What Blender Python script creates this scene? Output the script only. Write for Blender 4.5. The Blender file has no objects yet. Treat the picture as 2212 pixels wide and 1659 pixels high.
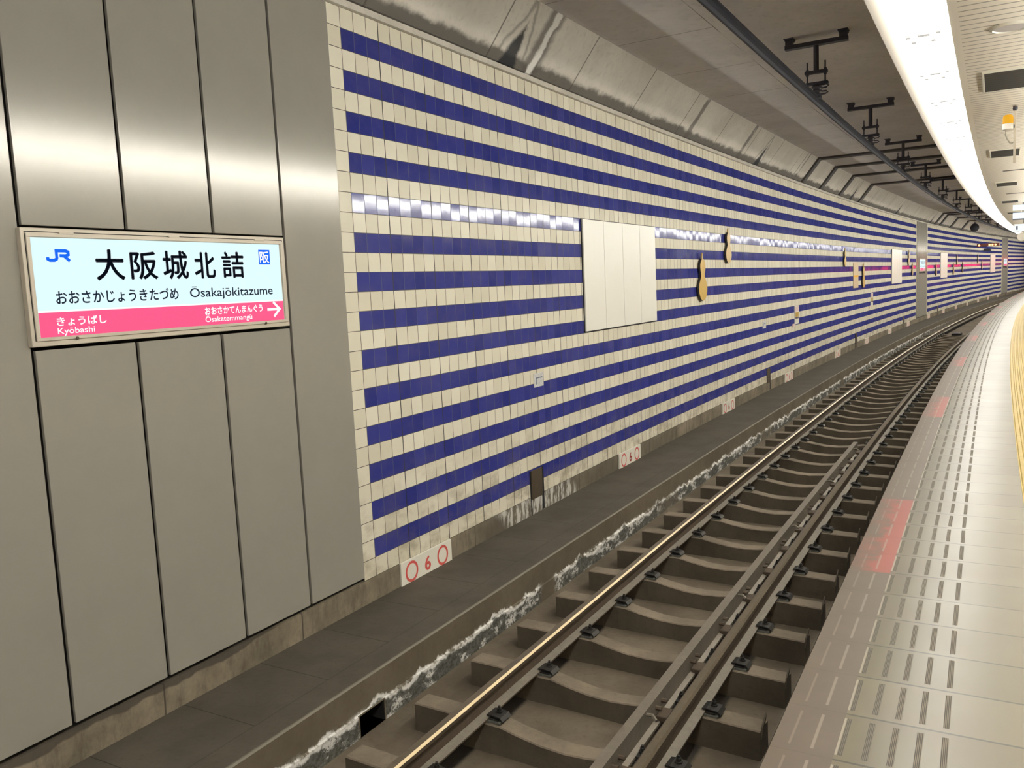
import bpy, bmesh, math, random
from mathutils import Vector, Matrix
random.seed(7)
scene = bpy.context.scene
COL = scene.collection

# ------------------------------------------------------------------ camera, world, exposure
F_PX, PITCH, ROLL, EYE = 1812.67, 0.113884, -0.0461961, 2.42
X0, Y0, TH, K = -1.2043131, 6.3886936, 0.5186890, 0.00196227     # opposite wall: a circle of radius 1/K
R = 1.0 / K
CX, CY = X0 + R * math.cos(TH), Y0 - R * math.sin(TH)

cam_d = bpy.data.cameras.new('camera')
cam = bpy.data.objects.new('camera', cam_d)
COL.objects.link(cam)
cam_d.sensor_fit = 'HORIZONTAL'
cam_d.sensor_width = 36.0
cam_d.lens = F_PX / 2212.0 * 36.0
cam_d.clip_start, cam_d.clip_end = 0.05, 400
_r = Vector((1, 0, 0)); _f = Vector((0, math.cos(PITCH), -math.sin(PITCH))); _u = Vector((0, math.sin(PITCH), math.cos(PITCH)))
_rr = _r * math.cos(ROLL) + _u * math.sin(ROLL)
_uu = -_r * math.sin(ROLL) + _u * math.cos(ROLL)
cam.matrix_world = Matrix(((_rr.x, _uu.x, -_f.x, 0), (_rr.y, _uu.y, -_f.y, 0), (_rr.z, _uu.z, -_f.z, EYE), (0, 0, 0, 1)))
scene.camera = cam

world = bpy.data.worlds.new('world')
scene.world = world
world.use_nodes = True
world.node_tree.nodes['Background'].inputs[0].default_value = (0.9, 0.95, 1, 1)
world.node_tree.nodes['Background'].inputs[1].default_value = 0.0

vs = scene.view_settings
vs.view_transform = 'Standard'
vs.look = 'None'
vs.gamma = 1.0
vs.exposure = 0.38
vs.use_curve_mapping = False
scene.cycles.max_bounces = 8
scene.cycles.diffuse_bounces = 5
scene.cycles.glossy_bounces = 4
scene.cycles.transmission_bounces = 2
scene.cycles.sample_clamp_indirect = 8.0
scene.cycles.caustics_reflective = False
scene.cycles.caustics_refractive = False

STRIP, STRIP_SIDE = 8.0, 57.0   # radiance of the fluorescent strip over the platform edge: opal underside, plus an added unseen side glow to brighten the wall
INNER = 42.0          # radiance of the added unseen uplights that brighten the platform ceiling

# ------------------------------------------------------------------ curvilinear place: d across from the far wall, s along it, z above the rail top
def W(d, s, z):
    h = TH + K * s
    return Vector((CX - (R - d) * math.cos(h), CY + (R - d) * math.sin(h), z))
def frame(d, s, z):
    h = TH + K * s
    return Matrix.Translation(W(d, s, z)) @ Matrix.Rotation(-h, 4, 'Z')      # local x = d, local y = s

# ------------------------------------------------------------------ materials
def new_mat(name):
    m = bpy.data.materials.new(name)
    m.use_nodes = True
    nt = m.node_tree
    b = nt.nodes['Principled BSDF']
    return m, nt, b
class N:
    """small helper round a node tree"""
    def __init__(self, nt): self.nt = nt
    def node(self, t, **kw):
        n = self.nt.nodes.new(t)
        for k, v in kw.items(): setattr(n, k, v)
        return n
    def link(self, a, b): self.nt.links.new(a, b)
    def put(self, sock, v):
        if hasattr(v, 'is_output'): self.link(v, sock)
        else: sock.default_value = v
    def math(self, op, a, b=0.0, c=0.0, clamp=False):
        n = self.node('ShaderNodeMath', operation=op, use_clamp=clamp)
        self.put(n.inputs[0], a); self.put(n.inputs[1], b); self.put(n.inputs[2], c)
        return n.outputs[0]
    def mix(self, f, a, b, blend='MIX'):
        n = self.node('ShaderNodeMix', data_type='RGBA', blend_type=blend)
        self.put(n.inputs[0], f)
        for s, v in ((n.inputs[6], a), (n.inputs[7], b)):
            self.put(s, (*v, 1) if isinstance(v, tuple) and len(v) == 3 else v)
        return n.outputs[2]
    def uv(self):
        n = self.node('ShaderNodeUVMap'); n.uv_map = 'UVMap'
        sp = self.node('ShaderNodeSeparateXYZ'); self.link(n.outputs[0], sp.inputs[0])
        return n.outputs[0], sp.outputs[0], sp.outputs[1]
    def obj(self):
        return self.node('ShaderNodeTexCoord').outputs['Object']
    def comb(self, x, y, z=0.0):
        n = self.node('ShaderNodeCombineXYZ')
        for i, v in enumerate((x, y, z)): self.put(n.inputs[i], v)
        return n.outputs[0]
    def noise(self, vec, scale=5, detail=4, rough=0.55, col=False):
        n = self.node('ShaderNodeTexNoise')
        self.link(vec, n.inputs['Vector'])
        n.inputs['Scale'].default_value = scale; n.inputs['Detail'].default_value = detail; n.inputs['Roughness'].default_value = rough
        return n.outputs['Color'] if col else n.outputs['Fac']
    def white(self, vec):
        n = self.node('ShaderNodeTexWhiteNoise', noise_dimensions='3D')
        self.link(vec, n.inputs['Vector'])
        return n.outputs['Value'], n.outputs['Color']
    def ramp(self, v, a, b):
        n = self.node('ShaderNodeMapRange'); n.clamp = True; n.interpolation_type = 'SMOOTHSTEP'
        self.put(n.inputs[0], v); n.inputs[1].default_value = a; n.inputs[2].default_value = b
        n.inputs[3].default_value = 0; n.inputs[4].default_value = 1
        return n.outputs[0]
    def band(self, v, a, b, soft):
        return self.math('MULTIPLY', self.ramp(v, a - soft, a + soft), self.math('SUBTRACT', 1.0, self.ramp(v, b - soft, b + soft)))
    def bump(self, h, strength, dist, normal=None):
        n = self.node('ShaderNodeBump')
        n.inputs['Strength'].default_value = strength; n.inputs['Distance'].default_value = dist
        self.put(n.inputs['Height'], h)
        if normal is not None: self.link(normal, n.inputs['Normal'])
        return n.outputs[0]

def simple(name, col, rough=0.6, metal=0.0, var=0.0, scale=8.0, bump=0.0, spec=0.5):
    m, nt, b = new_mat(name)
    n = N(nt)
    b.inputs['Roughness'].default_value = rough
    b.inputs['Metallic'].default_value = metal
    b.inputs['Specular IOR Level'].default_value = spec
    if var:
        f = n.noise(n.obj(), scale, 5, 0.6)
        n.link(n.mix(f, tuple(c * (1 - var) for c in col), tuple(min(1, c * (1 + var)) for c in col)), b.inputs['Base Color'])
        if bump: n.link(n.bump(f, bump, 0.01), b.inputs['Normal'])
    else:
        b.inputs['Base Color'].default_value = (*col, 1)
    return m
def glow(name, col, strength):
    m, nt, b = new_mat(name)
    b.inputs['Base Color'].default_value = (*[c * 0.12 for c in col], 1)
    b.inputs['Roughness'].default_value = 0.55
    b.inputs['Specular IOR Level'].default_value = 0.1
    b.inputs['Emission Color'].default_value = (*col, 1)
    b.inputs['Emission Strength'].default_value = strength
    return m

TILE = 0.15
ZTOP = 4.5432            # top of the tiled field (29 rows down to 0.193)
def tile_mat(name, striped):
    m, nt, b = new_mat(name)
    n = N(nt)
    uv, u, v = n.uv()
    cu = n.math('DIVIDE', u, TILE)
    rv = n.math('DIVIDE', n.math('SUBTRACT', ZTOP, v), TILE)
    col, row = n.math('FLOOR', cu), n.math('FLOOR', rv)
    fu, fv = n.math('FRACT', cu), n.math('FRACT', rv)
    cell = n.comb(col, row, 0.5)
    w1, wc = n.white(cell)
    blue = n.math('MODULO', row, 2.0) if striped else 0.0
    # joints: thin between tiles, wider every fourth column
    du = n.math('MINIMUM', fu, n.math('SUBTRACT', 1.0, fu))
    dv = n.math('MINIMUM', fv, n.math('SUBTRACT', 1.0, fv))
    near4 = n.math('ABSOLUTE', n.math('SUBTRACT', n.math('FRACT', n.math('ADD', n.math('DIVIDE', cu, 4.0), 0.5)), 0.5))
    is4 = n.math('LESS_THAN', near4, 0.12)
    wid = n.math('ADD', 0.020, n.math('MULTIPLY', is4, 0.014))
    ju = n.math('LESS_THAN', du, wid)
    jv = n.math('LESS_THAN', dv, 0.016)
    joint = n.math('MAXIMUM', ju, jv)
    # glaze colours with a small difference from tile to tile
    cream = n.mix(w1, (0.66, 0.61, 0.475), (0.76, 0.71, 0.575))
    navy = n.mix(w1, (0.026, 0.032, 0.185), (0.042, 0.048, 0.235))
    base = n.mix(blue, cream, navy)
    # grime gathers on the lowest rows in streaks
    grime = n.noise(n.comb(n.math('MULTIPLY', u, 2.2), n.math('MULTIPLY', v, 3.0)), 1.6, 5, 0.62)
    low = n.math('SUBTRACT', 1.0, n.ramp(v, 0.1, 1.35))
    gf = n.math('MULTIPLY', n.ramp(grime, 0.40, 0.72), n.math('MULTIPLY', low, n.math('SUBTRACT', 0.62, n.math('MULTIPLY', blue, 0.45))))
    base = n.mix(gf, base, (0.20, 0.155, 0.09))
    base = n.mix(n.math('MULTIPLY', n.ramp(grime, 0.35, 0.8), 0.08), base, (0.30, 0.26, 0.19))
    jcol = n.mix(blue, n.mix(is4, (0.075, 0.060, 0.038), (0.022, 0.019, 0.016)), n.mix(ju, (0.06, 0.055, 0.07), n.mix(is4, (0.055, 0.06, 0.13), (0.012, 0.012, 0.02))))
    base = n.mix(joint, base, jcol)
    rough = n.math('ADD', n.math('SUBTRACT', 0.27, n.math('MULTIPLY', blue, 0.165)), n.math('MULTIPLY', joint, 0.5))
    rough = n.math('ADD', rough, n.math('MULTIPLY', gf, 0.4))
    # every tile is set at its own slight tilt, and the field leans back a little
    sc = n.node('ShaderNodeVectorMath', operation='SUBTRACT'); n.link(wc, sc.inputs[0]); sc.inputs[1].default_value = (0.5, 0.5, 0.5)
    s2 = n.node('ShaderNodeVectorMath', operation='MULTIPLY'); n.link(sc.outputs[0], s2.inputs[0]); s2.inputs[1].default_value = (0.020, 0.020, 0.020)
    s3 = n.node('ShaderNodeVectorMath', operation='ADD'); n.link(s2.outputs[0], s3.inputs[0]); s3.inputs[1].default_value = (0, 0, 0.010)
    geo = n.node('ShaderNodeNewGeometry')
    s4 = n.node('ShaderNodeVectorMath', operation='ADD'); n.link(geo.outputs['Normal'], s4.inputs[0]); n.link(s3.outputs[0], s4.inputs[1])
    s5 = n.node('ShaderNodeVectorMath', operation='NORMALIZE'); n.link(s4.outputs[0], s5.inputs[0])
    wav = n.noise(n.comb(n.math('MULTIPLY', u, 1.0), v, w1), 14, 1, 0.5)
    hgt = n.math('ADD', n.math('MULTIPLY', wav, 0.12), n.math('MULTIPLY', joint, -0.25))
    nrm = n.bump(hgt, 0.35, 0.006, s5.outputs[0])
    dif = n.node('ShaderNodeBsdfDiffuse'); n.link(base, dif.inputs['Color']); n.link(nrm, dif.inputs['Normal'])
    glo = n.node('ShaderNodeBsdfGlossy'); n.link(rough, glo.inputs['Roughness']); n.link(nrm, glo.inputs['Normal'])
    glo.inputs['Color'].default_value = (1, 1, 1, 1)
    ms = n.node('ShaderNodeMixShader')
    n.link(n.math('MULTIPLY', n.math('ADD', 0.016, n.math('MULTIPLY', blue, 0.026)), n.math('SUBTRACT', 1.0, n.math('MULTIPLY', gf, 0.8))), ms.inputs[0])
    n.link(dif.outputs[0], ms.inputs[1]); n.link(glo.outputs[0], ms.inputs[2])
    n.link(ms.outputs[0], nt.nodes['Material Output'].inputs['Surface'])
    nt.nodes.remove(b)
    return m
M = {}
M['tile'] = tile_mat('striped_tile', True)
M['tile_plain'] = tile_mat('cream_tile', False)

def steel_mat():
    m, nt, b = new_mat('brushed_steel')
    n = N(nt)
    o = n.obj()
    sp = n.node('ShaderNodeSeparateXYZ'); n.link(o, sp.inputs[0])
    br = n.noise(n.comb(sp.outputs[0], n.math('MULTIPLY', sp.outputs[1], 1.2), n.math('MULTIPLY', sp.outputs[2], 45.0)), 5, 3, 0.6)
    cl = n.noise(o, 2.5, 4, 0.6)
    c = n.mix(cl, (0.265, 0.248, 0.213), (0.31, 0.29, 0.25))
    c = n.mix(n.math('MULTIPLY', br, 0.22), c, (0.245, 0.228, 0.195))
    nrm = n.bump(br, 0.05, 0.003)
    dif = n.node('ShaderNodeBsdfDiffuse'); n.link(c, dif.inputs['Color']); n.link(nrm, dif.inputs['Normal'])
    geo = n.node('ShaderNodeNewGeometry')
    lean = n.node('ShaderNodeVectorMath', operation='ADD'); n.link(geo.outputs['Normal'], lean.inputs[0]); lean.inputs[1].default_value = (0, 0, -0.013)
    nrm2 = n.bump(br, 0.05, 0.003, lean.outputs[0])
    last = dif
    for share, r0 in ((0.075, 0.15), (0.008, 0.06)):
        glo = n.node('ShaderNodeBsdfGlossy'); n.link(n.math('ADD', r0, n.math('MULTIPLY', br, 0.07)), glo.inputs['Roughness']); n.link(nrm2, glo.inputs['Normal'])
        glo.inputs['Color'].default_value = (0.95, 0.91, 0.84, 1)
        ms = n.node('ShaderNodeMixShader'); ms.inputs[0].default_value = share
        n.link(last.outputs[0], ms.inputs[1]); n.link(glo.outputs[0], ms.inputs[2])
        last = ms
    n.link(last.outputs[0], nt.nodes['Material Output'].inputs['Surface'])
    nt.nodes.remove(b)
    return m
M['steel'] = steel_mat()

def concrete(name, lo, hi, scale=1.5, rough=0.85, bump=0.25):
    m, nt, b = new_mat(name)
    n = N(nt)
    uv, u, v = n.uv()
    g = n.node('ShaderNodeNewGeometry').outputs['Position']
    f = n.noise(g, scale, 6, 0.65)
    f2 = n.noise(g, scale * 14, 4, 0.6)
    c = n.mix(n.ramp(f, 0.3, 0.7), lo, hi)
    c = n.mix(n.math('MULTIPLY', n.ramp(f2, 0.5, 0.8), 0.35), c, tuple(x * 0.6 for x in lo))
    n.link(c, b.inputs['Base Color'])
    b.inputs['Roughness'].default_value = rough
    b.inputs['Specular IOR Level'].default_value = 0.3
    n.link(n.bump(f2, bump, 0.008), b.inputs['Normal'])
    return m, n, b, u, v, c, f, f2

# tunnel roof slab: board joints across the track, one line along it
m, n, b, u, v, c, f, f2 = concrete('roof_concrete', (0.70, 0.67, 0.645), (0.82, 0.79, 0.76), 0.9)
jd = n.math('ABSOLUTE', n.math('SUBTRACT', n.math('FRACT', n.math('ADD', n.math('DIVIDE', u, 1.8), 0.02)), 0.5))
jl = n.math('LESS_THAN', jd, 0.004)
jl = n.math('MULTIPLY', jl, n.math('LESS_THAN', v, 1.55))
ja = n.math('LESS_THAN', n.math('ABSOLUTE', n.math('SUBTRACT', v, 1.55)), 0.006)
brk = n.ramp(n.noise(n.comb(u, v), 0.8, 3), 0.35, 0.55)
c = n.mix(n.math('MULTIPLY', n.math('MULTIPLY', n.math('MAXIMUM', jl, ja), 0.65), brk), c, (0.13, 0.115, 0.10))
n.link(c, b.inputs['Base Color'])
M['roof'] = m
# haunch: board joints, damp black line along its foot, leaks with pale lime at their middle
m, n, b, u, v, c, f, f2 = concrete('haunch_concrete', (0.54, 0.50, 0.43), (0.66, 0.615, 0.535), 1.1)
jd = n.math('ABSOLUTE', n.math('SUBTRACT', n.math('FRACT', n.math('DIVIDE', n.math('SUBTRACT', u, 3.98), 1.80)), 0.5))
jl = n.math('GREATER_THAN', jd, 0.494)
c = n.mix(n.math('MULTIPLY', jl, 0.75), c, (0.11, 0.095, 0.075))
wob = n.noise(n.comb(n.math('MULTIPLY', u, 1.3), n.math('MULTIPLY', v, 1.6)), 2.2, 5, 0.65)
wo = n.math('MULTIPLY', n.math('SUBTRACT', wob, 0.5), 0.9)
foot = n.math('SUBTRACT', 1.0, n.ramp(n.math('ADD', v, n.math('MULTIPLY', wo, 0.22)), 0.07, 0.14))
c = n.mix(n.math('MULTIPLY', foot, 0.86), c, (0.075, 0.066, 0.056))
for s0, wd, kind in ((3.0, 0.20, 'lime'), (8.05, 0.10, 'bold'), (10.9, 0.10, 'bold'), (15.5, 0.05, 'bold'), (15.25, 0.03, 'bold'), (2.55, 0.17, 'tri'), (12.2, 0.17, 'tri'), (22.6, 0.20, 'tri'), (31.6, 0.22, 'tri'), (41.0, 0.22, 'tri')):
    x = n.math('SUBTRACT', n.math('ADD', u, n.math('MULTIPLY', wo, 0.22)), s0)
    if kind == 'tri':
        half = n.math('SUBTRACT', wd, n.math('MULTIPLY', v, wd * 2.2))
        k = n.ramp(n.math('SUBTRACT', half, n.math('ABSOLUTE', x)), -0.02, 0.05)
        c = n.mix(n.math('MULTIPLY', k, 0.93), c, (0.022, 0.024, 0.028))
        ring = n.band(n.math('SUBTRACT', n.math('SUBTRACT', wd * 1.9, n.math('MULTIPLY', v, wd * 2.7)), n.math('ABSOLUTE', x)), 0.0, 0.05, 0.025)
        c = n.mix(n.math('MULTIPLY', ring, 0.55), c, (0.14, 0.13, 0.11))
    else:
        k = n.math('SUBTRACT', 1.0, n.ramp(n.math('ABSOLUTE', x), wd * 0.45, wd))
        c = n.mix(n.math('MULTIPLY', k, n.math('MULTIPLY', n.ramp(wob, 0.25, 0.5), 0.75)), c, (0.115, 0.10, 0.085))
        if kind == 'lime':
            k2 = n.math('SUBTRACT', 1.0, n.ramp(n.math('ABSOLUTE', n.math('SUBTRACT', x, 0.02)), 0.03, 0.07))
            c = n.mix(n.math('MULTIPLY', k2, 0.8), c, (0.86, 0.84, 0.78))
n.link(c, b.inputs['Base Color'])
M['haunch'] = m

# skirting concrete below the tiles with lime runs
m, n, b, u, v, c, f, f2 = concrete('base_concrete', (0.13, 0.108, 0.075), (0.25, 0.21, 0.15), 2.4)
st = n.noise(n.comb(n.math('MULTIPLY', u, 9.0), n.math('MULTIPLY', v, 2.0)), 1.4, 5, 0.7)
c = n.mix(n.math('MULTIPLY', n.ramp(st, 0.45, 0.7), 0.5), c, (0.07, 0.058, 0.042))
dk = n.band(u, 1.45, 7.2, 0.35)
c = n.mix(n.math('MULTIPLY', dk, 0.5), c, (0.075, 0.065, 0.05))
lime = n.math('MULTIPLY', n.ramp(st, 0.45, 0.56), n.band(n.math('ADD', u, n.math('MULTIPLY', v, 1.2)), 2.25, 3.85, 0.12))
c = n.mix(n.math('MULTIPLY', lime, 0.85), c, (0.62, 0.60, 0.55))
gr = n.noise(n.comb(n.math('MULTIPLY', u, 1.1), 2.0), 1.3, 4)
edge = n.math('ADD', 0.20, n.math('MULTIPLY', n.math('SUBTRACT', n.ramp(gr, 0.35, 0.65), 1.15), n.math('MULTIPLY', 0.06, n.math('SUBTRACT', 1.0, n.ramp(u, -1.3, -0.5)))))
c = n.mix(n.math('MULTIPLY', n.ramp(n.math('SUBTRACT', v, edge), -0.008, 0.008), n.math('SUBTRACT', 0.85, n.math('MULTIPLY', n.ramp(u, -0.6, 0.0), 0.85))), c, (0.055, 0.046, 0.035))
cr = n.math('LESS_THAN', n.math('ABSOLUTE', n.math('SUBTRACT', n.math('FRACT', n.math('DIVIDE', n.math('ADD', u, 0.16), 1.16)), 0.5)), 0.005)
c = n.mix(n.math('MULTIPLY', cr, 0.8), c, (0.04, 0.033, 0.025))
n.link(c, b.inputs['Base Color'])
M['base'] = m
# walkway covers: dark, fine-grained plates with joints
m, n, b, u, v, c, f, f2 = concrete('walkway_plates', (0.062, 0.053, 0.040), (0.088, 0.076, 0.058), 2.0, 0.75, 0.3)
jl = n.math('LESS_THAN', n.math('ABSOLUTE', n.math('SUBTRACT', n.math('FRACT', n.math('DIVIDE', n.math('ADD', u, 0.22), 0.62)), 0.5)), 0.006)
jl = n.math('MULTIPLY', jl, n.math('LESS_THAN', v, 0.60))
jl = n.math('MAXIMUM', jl, n.math('MULTIPLY', n.math('LESS_THAN', n.math('ABSOLUTE', n.math('SUBTRACT', v, 0.60)), 0.004), 0.6))
c = n.mix(n.math('MULTIPLY', jl, 0.7), c, (0.02, 0.017, 0.012))
edge = n.band(n.math('ADD', v, n.math('MULTIPLY', n.math('SUBTRACT', f2, 0.5), 0.016)), 0.780, 0.81, 0.005)
c = n.mix(n.math('MULTIPLY', edge, 0.62), c, (0.22, 0.20, 0.16))
n.link(c, b.inputs['Base Color'])
M['walkway'] = m
# kerb face with a crust of lime along the waterline
m, n, b, u, v, c, f, f2 = concrete('kerb_concrete', (0.085, 0.068, 0.045), (0.125, 0.102, 0.070), 1.6)
wl = n.noise(n.comb(n.math('MULTIPLY', u, 1.0), 0.0), 2.6, 6, 0.62)
fine = n.noise(n.comb(n.math('MULTIPLY', u, 3.0), n.math('MULTIPLY', v, 3.0)), 9.0, 5, 0.7)
patch = n.noise(n.comb(n.math('MULTIPLY', u, 1.0), n.math('MULTIPLY', v, 1.8)), 3.4, 5, 0.65)
line = n.math('ADD', -0.215, n.math('ADD', n.math('MULTIPLY', n.math('SUBTRACT', wl, 0.5), 0.30), n.math('MULTIPLY', n.math('SUBTRACT', fine, 0.5), 0.05)))
t = n.math('SUBTRACT', v, line)
under = n.ramp(n.math('MULTIPLY', t, -1.0), 0.0, 0.02)
dirty = n.mix(n.ramp(fine, 0.4, 0.6), (0.040, 0.040, 0.034), (0.10, 0.105, 0.095))
onn = n.math('SUBTRACT', 1.0, n.ramp(u, 30.0, 46.0))
pres = n.math('MULTIPLY', onn, n.ramp(n.noise(n.comb(u, 7.3), 0.9, 3), 0.30, 0.42))
c = n.mix(n.math('MULTIPLY', under, n.math('MULTIPLY', pres, 0.85)), c, dirty)
rim = n.math('SUBTRACT', 1.0, n.ramp(n.math('ABSOLUTE', t), 0.006, 0.026))
rim = n.math('MULTIPLY', rim, n.ramp(n.math('ADD', patch, n.math('MULTIPLY', fine, 0.35)), 0.50, 0.68))
lowp = n.math('MULTIPLY', n.ramp(patch, 0.50, 0.60), n.math('MULTIPLY', n.ramp(fine, 0.40, 0.52), n.math('SUBTRACT', 1.0, n.ramp(v, -0.24, -0.17))))
lime = n.math('MULTIPLY', n.math('MAXIMUM', rim, n.math('MULTIPLY', lowp, 0.75)), pres)
c = n.mix(lime, c, (0.72, 0.70, 0.66))
n.link(c, b.inputs['Base Color'])
M['kerb'] = m

m, n, b, u, v, c, f, f2 = concrete('bed_concrete', (0.085, 0.068, 0.047), (0.14, 0.114, 0.083), 1.8)
for dr in (1.44, 2.66):     # shade under each rail, painted as a dark band
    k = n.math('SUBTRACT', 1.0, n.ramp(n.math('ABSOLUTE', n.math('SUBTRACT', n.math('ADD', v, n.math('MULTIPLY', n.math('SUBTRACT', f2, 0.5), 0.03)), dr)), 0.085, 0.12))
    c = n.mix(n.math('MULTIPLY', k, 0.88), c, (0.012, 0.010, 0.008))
pale_side = n.ramp(v, 2.95, 3.35)  # bed colour paler towards the platform side
c = n.mix(n.math('MULTIPLY', pale_side, 0.55), c, (0.22, 0.19, 0.145))
n.link(c, b.inputs['Base Color'])
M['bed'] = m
M['sleeper_top'] = concrete('sleeper_lit_top', (0.125, 0.102, 0.074), (0.195, 0.160, 0.118), 2.3)[0]  # paler copy of the sleeper concrete: light on the tops painted in
M['sleeper'] = concrete('sleeper_concrete', (0.062, 0.050, 0.035), (0.100, 0.082, 0.059), 2.3)[0]
M['platform_side'] = concrete('platform_side_concrete', (0.16, 0.14, 0.11), (0.22, 0.19, 0.15), 1.5)[0]
M['trimc'] = concrete('trim_concrete', (0.50, 0.47, 0.40), (0.62, 0.58, 0.50), 3.0)[0]
M['backing'] = simple('dark_backing', (0.025, 0.022, 0.018), 0.8)
M['wall_plain'] = simple('cream_wall_panel', (0.62, 0.57, 0.48), 0.4, 0, 0.06, 1.0)
M['rust'] = simple('rusty_steel', (0.085, 0.062, 0.042), 0.55, 0.3, 0.35, 30, 0.2)
M['railfoot'] = simple('dusty_rail_foot', (0.155, 0.135, 0.105), 0.7, 0.1, 0.3, 25, 0.2)
M['polish'] = simple('polished_steel', (0.36, 0.295, 0.19), 0.38, 1.0)
M['railtop'] = simple('worn_rail_top', (0.20, 0.165, 0.115), 0.36, 0.75, 0.25, 30)
M['clip'] = simple('dark_clip_steel', (0.035, 0.033, 0.030), 0.5, 0.5, 0.3, 60)
M['pad'] = simple('grey_rubber_pad', (0.11, 0.11, 0.095), 0.7)
M['checkrail'] = simple('dull_check_rail', (0.17, 0.147, 0.115), 0.55, 0.35, 0.25, 20, 0.15)
M['dark'] = simple('dark_painted_steel', (0.062, 0.062, 0.080), 0.55, 0.1, 0.2, 30)
M['conductor'] = simple('oxidised_aluminium_bar', (0.026, 0.026, 0.033), 0.7, 0.0, 0.25, 12)
M['strap'] = simple('dark_roof_strap', (0.070, 0.064, 0.058), 0.7)
M['insulator'] = simple('grey_porcelain', (0.055, 0.05, 0.058), 0.3)
M['beam'] = simple('beige_painted_metal', (0.085, 0.074, 0.060), 0.45, 0, 0.04, 3)
M['white_paint'] = simple('cream_white_enamel', (0.80, 0.77, 0.66), 0.35, 0, 0.03, 3)
M['board'] = simple('blank_white_board', (0.83, 0.80, 0.70), 0.40, 0, 0.03, 2)
M['frame_paint'] = simple('cream_sign_frame', (0.56, 0.50, 0.40), 0.35, 0.1, 0.05, 6)
M['red_paint'] = simple('red_paint', (0.62, 0.10, 0.085), 0.5)
M['gold'] = simple('gold_lacquer', (0.56, 0.36, 0.055), 0.45, 0.1, 0.15, 6)
M['edge_black'] = simple('black_ornament_edge', (0.02, 0.017, 0.012), 0.5)
M['gold_pale'] = simple('pale_gold_lacquer', (0.50, 0.34, 0.11), 0.45, 0.1, 0.12, 6)
M['brown_plate'] = simple('brown_steel_plate', (0.075, 0.055, 0.033), 0.55, 0.2, 0.3, 8)
M['hole'] = simple('dark_hollow', (0.006, 0.005, 0.004), 0.9)
M['grille'] = simple('grey_vent_slats', (0.055, 0.055, 0.058), 0.5, 0.3)
M['speaker'] = simple('grey_speaker_mesh', (0.52, 0.48, 0.46), 0.6)
M['orange_cover'] = glow('amber_beacon_lens', (1.0, 0.50, 0.03), 0.55)
M['lens_white'] = simple('white_beacon_base', (0.85, 0.80, 0.72), 0.4)
M['cable'] = simple('grey_cable', (0.30, 0.28, 0.24), 0.5)
M['note'] = simple('worn_paper_label', (0.55, 0.54, 0.52), 0.5, 0, 0.5, 60)
M['pink_note'] = simple('pale_pink_label', (0.75, 0.58, 0.54), 0.5)
M['tan_panel'] = simple('tan_panel', (0.62, 0.47, 0.27), 0.5, 0, 0.15, 5)
M['strip'] = glow('fluorescent_diffuser', (1.0, 0.98, 0.915), STRIP)
M['strip_side'] = glow('added_side_glow', (1.0, 0.98, 0.915), STRIP_SIDE)
M['inner'] = glow('fill_uplight_glow', (1.0, 0.98, 0.915), INNER)
M['holder_bloom'] = glow('lamp_holder_with_bloom', (1.0, 0.97, 0.90), 0.42)  # bloom of the strip put in as a faint glow on its holders
M['lit_face'] = glow('backlit_sign_face', (0.70, 0.93, 0.99), 0.74)
M['lit_white'] = glow('backlit_white_letters', (1.0, 0.97, 0.97), 0.80)
M['lit_pink'] = glow('backlit_pink_band', (1.0, 0.11, 0.27), 0.68)
M['lit_blue'] = glow('backlit_blue', (0.0, 0.14, 0.95), 0.66)
M['ink'] = simple('dark_sign_ink', (0.030, 0.032, 0.055), 0.5)
M['ink_soft'] = simple('slate_sign_ink', (0.10, 0.12, 0.17), 0.5)
M['amber_reflection'] = glow('amber_reflection', (1.0, 0.42, 0.15), 3.0)
M['red_lamp'] = glow('red_lamp', (1.0, 0.02, 0.04), 90.0)
M['hang_face'] = glow('lit_hanging_sign_face', (0.86, 0.95, 1.0), 0.76)

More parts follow.
